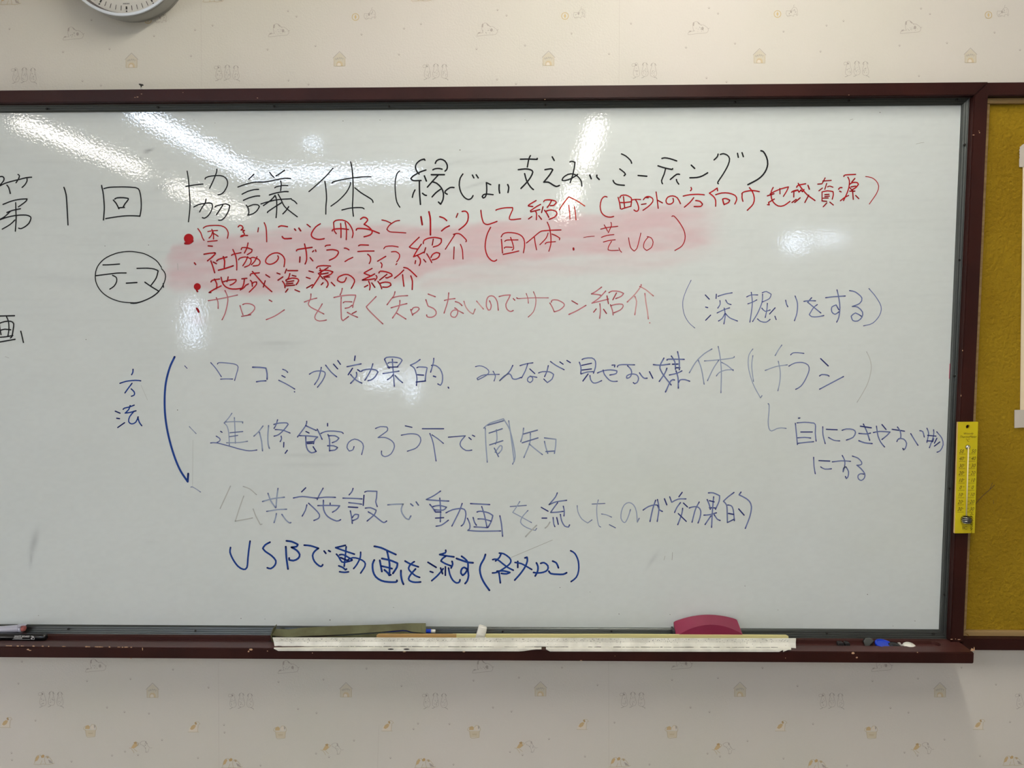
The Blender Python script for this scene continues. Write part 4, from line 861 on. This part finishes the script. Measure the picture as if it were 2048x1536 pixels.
# white plastic channel strip, dirty, with a torn end
ch = empty('plastic_strip', (pl(1060,1295,-.05).x, -.05, ZTRAY), 'long white plastic channel strip with black dirt lying on the tray', 'strip')
yW = -.0535
def zat(u, v, Y): return pl(u, v, Y).z
xa, xb = pl(547, 1290, yW).x, pl(1592.5, 1290, yW).x
zt_ = lambda t: zat(545+t*1048, 1275.2+t*2.2, yW)
bm = bmesh.new(); N = 60; topv = []
def strip(bm, fn_top, fn_bot, N, y_top, y_bot, th_, thv):
    rows_ = []
    for i in range(N+1):
        t = i/N; a_ = fn_top(t); b_ = fn_bot(t)
        rows_.append([bm.verts.new(p) for p in (a_, b_, b_+thv, a_+thv)])
    for i in range(N):
        for k in range(4): bm.faces.new((rows_[i][k], rows_[i+1][k], rows_[i+1][(k+1)%4], rows_[i][(k+1)%4]))
    bm.faces.new(rows_[0][::-1]); bm.faces.new(rows_[-1])
def ftop(t): p = pl(545+t*1047, 1275.3+t*1.7, yW); return Vector((p.x, yW, p.z))
def fmid(t): p = pl(549+t*1043, 1292.8+t*2.4+ (1.2 if t > .99 else 0), yW-.003); return Vector((p.x, yW-.003, p.z))
bm = bmesh.new(); add = None
rows_ = []
for i in range(N+1):
    t = i/N; a_ = ftop(t); c_ = fmid(t); m1 = a_.lerp(c_, .5)+Vector((0, .0012, 0)); tv = Vector((0,.0014,0))
    rows_.append([bm.verts.new(p) for p in (a_, m1, c_, c_+tv, m1+tv, a_+tv)])
for i in range(N):
    for k in range(6): bm.faces.new((rows_[i][k], rows_[i+1][k], rows_[i+1][(k+1)%6], rows_[i][(k+1)%6]))
bm.faces.new(rows_[0][::-1]); bm.faces.new(rows_[-1])
par(link('upright_wall', bm2me(bm), M_white), ch)
bm = bmesh.new()
def flange(u0, u1, cutL=0, cutR=0, n=20):
    rows_ = []
    for i in range(n+1):
        u = u0+(u1-u0)*i/n; t = (u-549)/1043
        vb = 1301.6+(u-549)/1043*2.0
        if cutL and u < u0+cutL: vb -= (u0+cutL-u)/cutL*5
        if cutR and u > u1-cutR: vb -= (u-(u1-cutR))/cutR*6.2
        p0 = pl(u, 1293.4+t*2.4, yW-.003); p0 = Vector((p0.x, yW-.003, p0.z)); vb = max(vb, 1297.3+t*2.2); p1 = pl(u, vb, YT1-.0016); p1 = Vector((p1.x, YT1-.0016, p1.z))
        dn = Vector((0, .0004, -.0013)); pm = pl(u, 1296.9+t*2.2, YT1-.0014); pm = Vector((pm.x, YT1-.0014, pm.z)); up_ = Vector((0, .0003, .0010))
        rows_.append([bm.verts.new(p) for p in (p0+up_*.6, pm+Vector((0,-.0006,0)), p1+Vector((0,-.0006,0)), p1, pm-Vector((0,0,.0004)), p0-Vector((0,0,.0002)))])
    for i in range(n):
        for k in range(6): bm.faces.new((rows_[i][k], rows_[i+1][k], rows_[i+1][(k+1)%6], rows_[i][(k+1)%6]))
    bm.faces.new(rows_[0][::-1]); bm.faces.new(rows_[-1])
flange(548, 1083, cutL=8, cutR=40, n=60); flange(1092, 1566, cutL=8, cutR=1.0, n=60); flange(1566, 1582, cutR=16, n=6)
par(link('flange', bm2me(bm), M_white), ch)
f = Film(); dd = s2l((45,42,38)); r_ = random.Random(5)
for k in range(420):
    u = r_.uniform(552, 1588); t = (u-545)/1047; v = 1276.5+t*1.7+abs(r_.gauss(0, 1))*4.5
    if v > 1290+2*t: continue
    f.disc(u, v, r_.uniform(.25, .85), s2l((60+r_.random()*60,)*3), n=6, ry=r_.uniform(.3, .8))
u = 552.
while u < 1570:
    L_ = r_.uniform(4, 22); t = (u-549)/1043; v = 1292.6+t*2.4
    if r_.random() < (.85 if u < 1300 else .7): f.ribbon([(u, v+r_.uniform(-.2,.3)), (u+L_*.5, v+r_.uniform(-.3,.4)), (u+L_, v+r_.uniform(-.2,.3))], r_.uniform(.5, 1.15), dd)
    u += L_+r_.uniform(0, 5)
f.build('dirt', M_print, lambda u, v, d: (lambda p: p)(pl(u, v, yW-.0036)), root=ch, kind='stuff')
f = Film()
for u in (781.5, 813): f.disc(u, 1298.4, 6.2, s2l((20,12,12)), n=14, ry=1.3)
f.build('slot', M_print, lambda u, v, d: pl(u, v, YT1-.0026), root=ch)
# cream strip behind, brown strip
prism_px('cream_strip', [(905,1268),(1240,1268.6),(1572,1270.2),(1577,1272.5),(1578,1284),(905,1284)], -.0395, -.037, M_cream, bev=.0005, label='thin cream yellow plastic strip standing behind the white channel strip', cat='strip')
prism_px('brown_strip', [(753,1271),(757,1268.6),(912.5,1268.8),(912.5,1284),(753,1284)], -.0435, -.0405, M_kraft, label='short light brown board strip between olive card and white channel', cat='strip')
# olive folded card
oc = empty('folded_card', (pl(690,1265,-.03).x, -.03, ZTRAY), 'long olive green folded card sleeve leaning behind the white channel strip', 'card')
topE = [(545,1257.4),(578,1258.8),(600,1256),(675,1251.5),(768,1249),(817,1246.4),(851.5,1246.3)]
botE = [(541.5,1270.2),(580,1274.2),(600,1272.3),(690,1268.5),(756,1264),(810,1258.8),(822,1263),(852,1266.5)]
import bisect
def interp(E, u): return float(np.interp(u, [p[0] for p in E], [p[1] for p in E]))
bm = bmesh.new(); rows_ = []
for i in range(41):
    t = i/40; ut = 545+(851.5-545)*t; ub = 541.5+(852-541.5)*t
    a_ = pl(ut, interp(topE, ut), -.016); b_ = pl(ub, interp(botE, ub), -.036); dn = Vector((0, .0006, -.0011))
    rows_.append([bm.verts.new(p) for p in (a_, b_, b_+dn, a_+dn)])
for i in range(40):
    for k in range(4): bm.faces.new((rows_[i][k], rows_[i+1][k], rows_[i+1][(k+1)%4], rows_[i][(k+1)%4]))
bm.faces.new(rows_[0][::-1]); bm.faces.new(rows_[-1])
par(link('upper_flap', bm2me(bm), M_olive), oc)
bm = bmesh.new(); rows_ = []
low = [(546,1276),(600,1277),(690,1271.5),(756,1267),(810,1262.5),(822,1266),(852,1268.6)]
for i in range(41):
    t = i/40; u = 546+306*t; a_ = pl(u, interp(low, u), -.037); b_ = pl(u, 1284, -.037); tv = Vector((0,.001,0))
    rows_.append([bm.verts.new(p) for p in (a_, b_, b_+tv, a_+tv)])
for i in range(40):
    for k in range(4): bm.faces.new((rows_[i][k], rows_[i+1][k], rows_[i+1][(k+1)%4], rows_[i][(k+1)%4]))
bm.faces.new(rows_[0][::-1]); bm.faces.new(rows_[-1])
par(link('lower_flap', bm2me(bm), M_olive), oc)
prism_px('end_fold', [(545.5,1257.5),(546.6,1258),(542.8,1270.5),(545,1284),(543.6,1283),(540.8,1270)], -.038, -.018, M_olive, root=oc)
# eraser
er = empty('board_eraser', (pl(1416,1270,-.03).x, -.024, ZTRAY), 'magenta arched plastic board eraser resting in the tray behind the strip', 'eraser')
def arch(x0, y0, xm, ym, x1, y1, n=36):
    P = []
    # circle through three points approximated by quadratic
    for i in range(n+1):
        t = i/n; u = x0+(x1-x0)*t; P.append((u, y0+(y1-y0)*t-((y0+y1)/2-ym)*4*t*(1-t)))
    return P
front = [(1352,1290)]+arch(1352,1273,1425,1249.5,1485.5,1268.5)+[(1486.5,1290)]
back = [(1348,1283)]+arch(1347,1243.5,1420,1229.5,1474,1239)+[(1476,1283)]
prism_px('eraser_body', front, -.0385, -.008, M_mag, pts1=back, bev=.0010, seg=3, smooth=False, root=er)
o = [x for x in COL.objects if x.name == 'eraser_body'][0]
prism_px('felt_pad', [(1346,1262),(1350,1262),(1351,1283),(1348,1283)], -.030, -.010, M_felt2, root=er)
# white clip-like block
wc = empty('plastic_plug', (pl(960,1268,-.035).x, -.035, ZTRAY), 'small white plastic cap standing tilted behind the white channel strip', 'cap')
prism_px('plug_body', [(957,1254),(960,1253),(971,1256.5),(973.5,1259.5),(972,1266.5),(968,1278),(950,1278),(953.5,1267)], -.0435, -.033, M_white, bev=.0012, seg=3, root=wc, smooth=True)
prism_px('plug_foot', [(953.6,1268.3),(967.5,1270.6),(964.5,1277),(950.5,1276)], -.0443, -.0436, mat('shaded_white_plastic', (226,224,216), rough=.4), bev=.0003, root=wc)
lathe('peg', [(0,.0016),(.011,.0012)], pl(969,1274.5,-.042), (1,0,-.75), M_white, n=8, root=wc)
# blue and white pen end
a_ = pl(840,1261.8,-.022); b_ = pl(862,1262.2,-.022)
bp = empty('blue_marker', (a_.x, a_.y, a_.z), 'blue marker with white tip poking out from the olive card', 'marker')
lathe('barrel', [(-.10,.0035),((b_-a_).length,.0035)], a_, b_-a_, M_blue, n=16, root=bp)
c_ = pl(871,1262.4,-.022); lathe('white_tip', [(0,.0031),((c_-b_).length*.9,.0031),((c_-b_).length,.0026)], b_, c_-b_, M_white, n=16, root=bp)
# black marker in the groove
mk = empty('black_marker', (pl(40,1276,-.028).x, -.028, GZ_), 'black marker pen with white lettering in the tray at the left edge', 'marker')
rad = .0068; e0 = pl(94, 1276.5, -.028); ax = Vector((-1, 0, .004)); ctr = Vector((e0.x, -.028, GZ_+rad+.0012))
lathe('barrel', [(0,.0030),(.0012,.0052),(.0035,.0064),(.010,.0068),(.110,.0068),(.111,.0062)], ctr, ax, M_black, n=28, root=mk)
lathe('cap', [(.1112,.0070),(.150,.0066),(.152,.005)], ctr, ax, M_black, n=28, root=mk)
me = None
def marker_text(txt, size, u, zoff, name='lettering'):
    me = text_mesh(txt, size, .25); p = pl(u, 1275, -.035)
    for v in me.vertices:
        z_ = v.co.y+zoff; x_ = v.co.x*1.1; yy = -math.sqrt(max((rad+.0005)**2-z_*z_, 0)); v.co = Vector((p.x+x_, ctr.y+yy, ctr.z+z_))
    me.materials.clear(); par(link(name, me, M_wink), mk)
marker_text('WHITE BOARD', .0037, 43, .0033); marker_text('MARKER', .0037, 35.5, .0006)
f = Film()
f.blob([(-.0165,-.0014),(.015,-.0014),(.015,-.0019),(-.0165,-.0019)], s2l((235,235,235)))
f.ribbon([(.0165,.004),(.020,.004),(.0165,-.001),(.022,-.002)], .0006, s2l((235,235,235))); f.ribbon([(.0175,-.0015),(.0215,.0035),(.023,-.0015)], .0006, s2l((235,235,235)))
px0 = pl(43,1275,-.035).x
f.build('emblem', M_print, lambda x_, z_, d: Vector((px0+x_, ctr.y-math.sqrt(max((rad+.0005)**2-z_*z_,0)), ctr.z+z_)), root=mk)
# silver marker behind
sm = empty('silver_marker', (pl(20,1257,-.012).x, -.016, ZTRAY), 'pale silver marker pen with pink end plug behind the black marker', 'marker')
e1 = pl(49, 1256.5, -.018); e2 = pl(-60, 1262.5, -.018); ax2 = e2-e1
lathe('barrel', [(.004,.0062),(.012,.0066),(.036,.0062),(.037,.0060),(.14,.0060)], e1, ax2, M_silver, n=24, root=sm)
lathe('end_plug', [(-.0012,.0040),(0,.0052),(.004,.0062)], e1, ax2, M_pink, n=24, root=sm)
lathe('collar', [(.0035,.0070),(.0045,.0073),(.009,.0068)], e1, ax2, M_silver, n=24, root=sm)
prism_px('pocket_clip', [(34,1250.2),(42,1249),(51,1249.8),(51,1251.5),(42,1251.4),(37,1255),(36,1257),(34.5,1255)], -.026, -.022, M_silver, root=sm, bev=.0003)
# magnets and bits at the right
def ly(u, v, z=None): return pl(u, v, -.03)
bmg = empty('black_rubber_bits', (pl(1688,1289,-.028).x, -.028, GZ_), 'two dull black rubber stubs lying in the tray groove left of the magnets', 'rubber stub')
for u0, u1 in ((1676.5,1688.5),(1690.5,1701)):
    prism_px('stub', [(u0,1287.5),(u0+2,1286),(u1-2,1286),(u1,1288),(u1-.5,1293),(u0+.5,1293)], -.0335, -.024, M_blackm, root=bmg, bev=.0008)
gm = empty('grey_magnet', (pl(1738,1285,-.022).x, -.024, GZ_), 'dark grey hexagonal magnet tilted up in the tray groove', 'magnet')
prism_px('magnet_face', [(1732.5,1276.8),(1741,1276.4),(1747.6,1281.2),(1746.4,1284),(1740,1288.5),(1738,1293.5),(1730.5,1293),(1728,1283.5)], -.031, -.0285, M_grey, bev=.0006, root=gm)
prism_px('magnet_back', [(1731,1279),(1743,1279),(1748,1283.6),(1746.5,1286.5),(1741,1291.5),(1733,1292),(1728.2,1286)], -.0284, -.021, M_blackm, bev=.0006, root=gm)
def magnet(name, uc, vc, ru, rv, m, label, dome=.003, rot=0., Y=-.036, ring=None):
    c_ = pl(uc, vc, Y); k = (c_-EYE).length/FPX; rx = ru*k
    root = empty(name, (c_.x, Y, GZ_), label, 'magnet')
    # disc lying on the groove floor, tipped so that its face looks up and out
    tiltv = Vector((math.sin(rot)*.12, -.16, 1)).normalized()
    bm = bmesh.new()
    hh = .0045
    if ring: pr = [(0,rx*.97),(hh*.25,rx),(hh*.8,rx),(hh,rx*.95),(hh,rx*.84),(hh*.62,rx*.8),(hh*.60,rx*.05)]
    else: pr = [(0,rx*.97),(hh*.3,rx),(hh*.55,rx*.97),(hh*.55+dome*.5,rx*.8),(hh*.55+dome*.9,rx*.4),(hh*.55+dome,rx*.05)]
    base = Vector((c_.x, Y-.001, GZ_+.0022+rx*.14))-tiltv*hh*.3
    add_lathe(bm, pr, base, tiltv, 28)
    par(link('magnet_body', bm2me(bm), m, smooth=not ring), root); return root
mb = magnet('black_magnet', 1788.5, 1289, 10.2, 5, M_black, 'round black magnet between the blue magnet and the grey clip', Y=-.033, rot=.3)
magnet('blue_magnet', 1767, 1289, 14.6, 6, M_blue, 'bright blue round magnet with raised rim in the tray groove', ring=True, rot=.55, Y=-.0315)
magnet('white_magnet', 1818.5, 1290.5, 10.8, 4.6, M_white, 'small white domed magnet, rightmost thing in the tray groove', rot=.5, dome=.004, Y=-.035)
cg = empty('grey_clip', (pl(1803,1291,-.03).x, -.030, GZ_), 'small light grey L shaped plastic clip beside the white magnet', 'clip')
prism_px('upright', [(1797.6,1287),(1802,1286.7),(1804,1294.5),(1800,1294.5)], -.032, -.027, M_lgrey, bev=.0004, root=cg)
prism_px('foot', [(1803.6,1291.4),(1809.5,1291.6),(1809,1294.6),(1804.4,1294.6)], -.0325, -.026, M_lgrey, bev=.0004, root=cg)

# ================================================================ wallpaper print
tan = s2l((190,172,134)); gl = s2l((180,170,162)); gs = s2l((162,154,147)); org = s2l((206,178,134)); pale = s2l((226,216,202)); brn = s2l((160,120,80))
def S_(f, strs, w, c, ox, oy, k=1.0):
    for st in strs.split(';'):
        pts = [tuple(map(float, q.split(','))) for q in st.split()]
        f.ribbon([(ox+a_*k, oy+b_*k) for a_, b_ in pts], w, c, depth=-.0001, fade=.1)
def B_(f, st, c, ox, oy, k=1.0, d=-.00002):
    f.blob([(ox+float(q.split(',')[0])*k, oy+float(q.split(',')[1])*k) for q in st.split()], c, d)
def spots(f, ox, oy, rx, ry, n, seed, c=None):
    q = random.Random(seed)
    for i in range(n):
        a_ = q.uniform(0, 6.28); r_ = math.sqrt(q.random()); f.disc(ox+rx*r_*math.cos(a_), oy+ry*r_*math.sin(a_), q.uniform(.35,.65), c or gs, -.00008, n=6, ry=.7)
def house(f, x, y):
    B_(f, '-11,-5 0,-13 11,-5 11,13 -11,13', s2l((212,204,186)), x, y); S_(f, '-13,-2 0,-15 13,-2', .9, gl, x, y); S_(f, '-11,-2 -11,14 11,14 11,-2', .7, tan, x, y)
    S_(f, '-8.2,-1.5 -7.6,2.2; -6.4,-2 -5.8,1.7; -7.9,.4 -6.1,0; -4.9,1.2 -4,-2.8 -2.6,.9; -4.6,-.2 -2.9,-.4; -1,.8 -1,-3 .9,-2.9 .9,-1.2 -1,-1; 2.5,1 2.8,-2.9 4.6,-2.4 4.4,-.8 2.7,-1; 5.7,-2 6.8,-.2 8.2,-1.5; 6.8,-.2 6.4,2', .5, gs, x, y)
    B_(f, '-6,14 -6,8 -3,4.5 3,4.5 6,8 7,14', s2l((212,194,160)), x, y, d=-.00004); B_(f, '-5,14 -4.5,9 -1,7 2.5,9 3,14', pale, x, y, d=-.00006); f.disc(4.5, 0, .01, gs) if False else None
    S_(f, '-5,14 -4.5,9 -1,7 2.5,9 3,14', .5, tan, x, y)
def sit3(f, x, y):
    for k_, (dx, e) in enumerate(((-18,0),(-1,-1),(16,0))):
        S_(f, '-3,-9 -5,-3 -6.5,5 -5,11 0,13 5,11 6.5,5 4.5,-3 3,-9 2,-14 -1,-15.5 -3,-13 -3,-9', .6, gl, x+dx, y+e)
        S_(f, '-1,13 -5,15.5 -7,15.5' if k_ < 2 else '1,13 6,15 7,17', .8, gs, x+dx, y+e)
        if k_ == 0: S_(f, '-3,-9 -8,-8 -9.5,-11 -7,-14 -2,-13', .6, gl, x+dx, y+e); f.disc(x+dx-1, y-11, 1.5, gs, ry=2, n=8)
        else: S_(f, '-3,-14 -5,-11 -4.5,-9; 3,-14 5,-10', 1.0, gs, x+dx, y+e)
        spots(f, x+dx, y+e+3, 4.5, 8, 13, int(x)+k_)
def lying(f, x, y):
    S_(f, '-10,6 -20,9 -21,13 -17,13 0,11 14,10 18,8 20,2 16,-2 10,-6 4,-6; -9,7 -11,1 -11,-6 -8,-12 -3,-13 2,-9 6,-5; 18,2 22,0; -20,8 -14,7', .65, gl, x, y)
    B_(f, '-11,-11 -8,-12 -9,-4 -12,-5', gl, x, y); B_(f, '-3,-13 2,-9 3,-7 0,-8', gl, x, y); f.disc(x+8, y+1, 2.6, gl, ry=3.4, n=10); spots(f, x+1, y+3, 12, 5, 14, int(x)); B_(f, '-20,6 -14,5 -16,8', gl, x, y)
def ball(f, x, y):
    S_(f, ' '.join('%.1f,%.1f' % (6.8*math.cos(a_), 6.8*math.sin(a_)) for a_ in [i*6.2832/14 for i in range(15)]), 1.4, s2l((206,184,138)), x, y); B_(f, '0,-5 2.4,0 0,5 -2.4,0', s2l((212,188,140)), x, y)
def pup(f, x, y):
    S_(f, '-11,-3 -12,3 -10,7 -3,6 3,8 4,4 9,4 11,-2 9,-8 5,-10 1,-8 -3,-3 -11,-3; 4,-10 3,-13 5,-15; -10,7 -8,9 -3,7; 8,4 10,7 12,3', .6, gl, x, y); f.disc(x-2, y-1, 2, gl, ry=2.8, n=8); spots(f, x+4, y-3, 5, 5, 12, int(x)); spots(f, x-7, y+2, 3, 3, 4, int(x)+3)
def sitor(f, x, y):
    B_(f, '-11,8 -9,0 0,-6 6,-4 8,9', pale, x, y); S_(f, '-12,9 10,9; 7,9 8,0 9,-6 12,-7 9,-11 3,-11 1,-8', .6, tan, x, y); B_(f, '-8,3 -5,-3 0,-6 4,-4 1,2 -4,5', org, x, y, d=-.00005); B_(f, '1,-10 4,-11 6,-7 3,-5', s2l((186,156,112)), x, y, d=-.00005)
def basket(f, x, y):
    B_(f, '-10,-1 10,-1 9,12 -8,12', s2l((214,202,178)), x, y); S_(f, '-10,-1 -8,12 -2,13.5 9,12 10,-1; -10,0 -14,-3 -12,-8 -4,-8; 10,0 12,-4 9,-11 3,-12 0,-8', .65, tan, x, y)
    B_(f, '-11,-3 -10,-9 -5,-11 -1,-8 -2,-3', org, x, y, d=-.00004); B_(f, '0,-3 1,-11 5,-12 8,-6 6,-2', pale, x, y, d=-.00005); B_(f, '7,-12 10,-9 9,-5 7,-6', gl, x, y, d=-.00006); S_(f, '-5,5 5,5; -4,6.5 4,6.5', .6, tan, x, y)
def play(f, x, y):
    S_(f, '-22,3 -18,4 -13,10 -12,13; -12,5 -6,10; -8,-9 -2,-6 -4,-3 -10,2', .7, tan, x, y); B_(f, '-18,3 -13,-5 -8,-7 -5,-3 -9,2 -13,4', org, x, y, d=-.00004); B_(f, '-13,-8 -8,-10 -6,-6 -11,-5', s2l((186,156,112)), x, y, d=-.00005)
    S_(f, '0,-8 6,-11 12,-10 14,-4 20,3 24,2; 3,-4 10,2 12,11 16,11 18,4; 0,-8 2,-3; 10,11 14,12', .65, gl, x, y); B_(f, '10,-11 13,-10 13,-6 11,-6', gl, x, y); spots(f, x+12, y-1, 5, 6, 12, int(x))
def sleep(f, x, y):
    S_(f, '-20,9 -17,10 -8,10 0,9 10,10 20,8 22,7; -18,8 -16,-2 -12,-8 -6,-9 -4,-4; -6,9 -3,2; 4,9 2,0 4,-6 10,-6 18,4', .65, tan, x, y)
    B_(f, '-17,4 -15,-4 -11,-8 -8,-6 -12,2', org, x, y, d=-.00004); B_(f, '-5,-7 -1,-10 2,-8 1,-4 -4,-3', s2l((196,164,118)), x, y, d=-.00004); B_(f, '5,-6 9,-7 11,-3 7,-2', s2l((190,170,140)), x, y, d=-.00004); B_(f, '9,0 14,2 20,8 12,7', gl, x, y, d=-.00004)
def paw(f, x, y):
    f.disc(x, y+.8, 1.5, gl, n=8, ry=1.2)
    for a_, b_ in ((-2,-.6),(-.7,-1.8),(.9,-1.8),(2,-.4)): f.disc(x+a_, y+b_, .55, gl, n=6)
MOT = [(house, [(263,121),(679,118),(1097,117),(1519,112),(1941,111),(305,1381),(692,1380),(1081,1378),(1480,1379),(1880,1380)]),
 (sit3, [(50,151),(456,146),(873,143.5),(1291,141),(1715,138),(104,1399),(484,1402),(872,1402),(1267,1400),(1665,1402),(2058,1402)]),
 (lying, [(147,67),(558,60.5),(975,59),(1397,56),(1822,54),(192,1331),(577,1334),(966,1333),(1364,1326),(1764,1330)]),
 (ball, [(296,40),(711,34),(1130,32),(1555,28),(1977,30)]), (pup, [(322,37),(740,30),(1159,28),(1584,24.5),(2006,25)]),
 (sitor, [(12,1446),(388,1455),(775,1453),(1165,1450),(1562,1453),(1958,1450)]), (basket, [(181,1461),(561,1464),(949,1463),(1344,1463),(1743,1464)]),
 (play, [(280,1493),(663,1497),(1051,1493),(1446,1496),(1844,1496)]), (sleep, [(87,1519),(463,1526),(849,1526),(1239,1524),(1634,1528),(2025,1521),(20,-1),(425,-6),(842,-8)])]
wallobj = bpy.data.objects['wall_back']
def wall_fn(u, v, d): return pl(u, v, .0197+d)
for fn, L_ in MOT:
    for x_, y_ in L_:
        f = Film(); fn(f, x_, y_); f.build('printed_motif', M_print, wall_fn, parent=wallobj)
f = Film()
for x_, y_ in ((19,58),(126,104),(219,98),(308,72),(390,60),(425,51),(382,112),(183,40),(165,162),(202,171),(576,22),(593,33),(535,99),(631,92),(723,69),(577,161),(617,169),(798,109),(808,57),(842,48),(995,20),(1013,31),(953,98),(1050,91),(1143,67),(994,159),(1032,168),(1218,108),(1262,47),(1418,16),(1436,27),(1372,95),(1470,87),(1567,63),(1653,51),(1687,42),(1413,156),(1453,164),(1641,103),(1842,17),(1860,28),(1799,91),(1894,86),(1989,65),(1838,152),(2040,100),
    (44,1323),(37,1367),(174,1362),(261,1358),(346,1339),(417,1375),(214,1415),(249,1424),(298,1427),(71,1441),(448,1450),(449,1465),(324,1480),(23,1506),(24,1520),(250,1503),(276,1510),(143,1523),(224,1511),(396,1516),(557,1364),(733,1337),(647,1359),(803,1372),(596,1418),(633,1426),(836,1447),(827,1458),(899,1448),(947,1361),(986,1415),(708,1481),(632,1507),(658,1514),(781,1516),(907,1529),(521,1531),(1023,1423),(1038,1355),(1124,1335),(1195,1370),(1344,1360),(1381,1415),(1419,1424),(1229,1445),(1098,1478),(1020,1504),(1045,1510),(1170,1513),(1299,1529),(1415,1507),(1440,1513),(1436,1356),(1495,1482),
    (1525,1336),(1595,1372),(1745,1362),(1781,1416),(1817,1425),(1626,1448),(1567,1517),(1694,1531),(1809,1505),(1835,1511),(1889,1479),(1992,1369),(2020,1444),(1960,1512),(1836,1357),(1923,1335)):
    paw(f, x_, y_)
f.build('printed_paws', M_print, wall_fn, parent=wallobj, kind='stuff')
f = Film(); sm_ = s2l((198,190,182))
for (a_, b_) in (((402,0),(403,173)), ((1239,0),(1238,166)), ((437,1324),(438,1536)), ((758,1450),(755,1536)), ((1217,1324),(1218,1536))): f.ribbon([a_, b_], .45, sm_)
f.ribbon([(300,1397),(310,1398),(350,1399)], .01, sm_)
f.build('paper_seam', M_print, wall_fn, parent=wallobj)
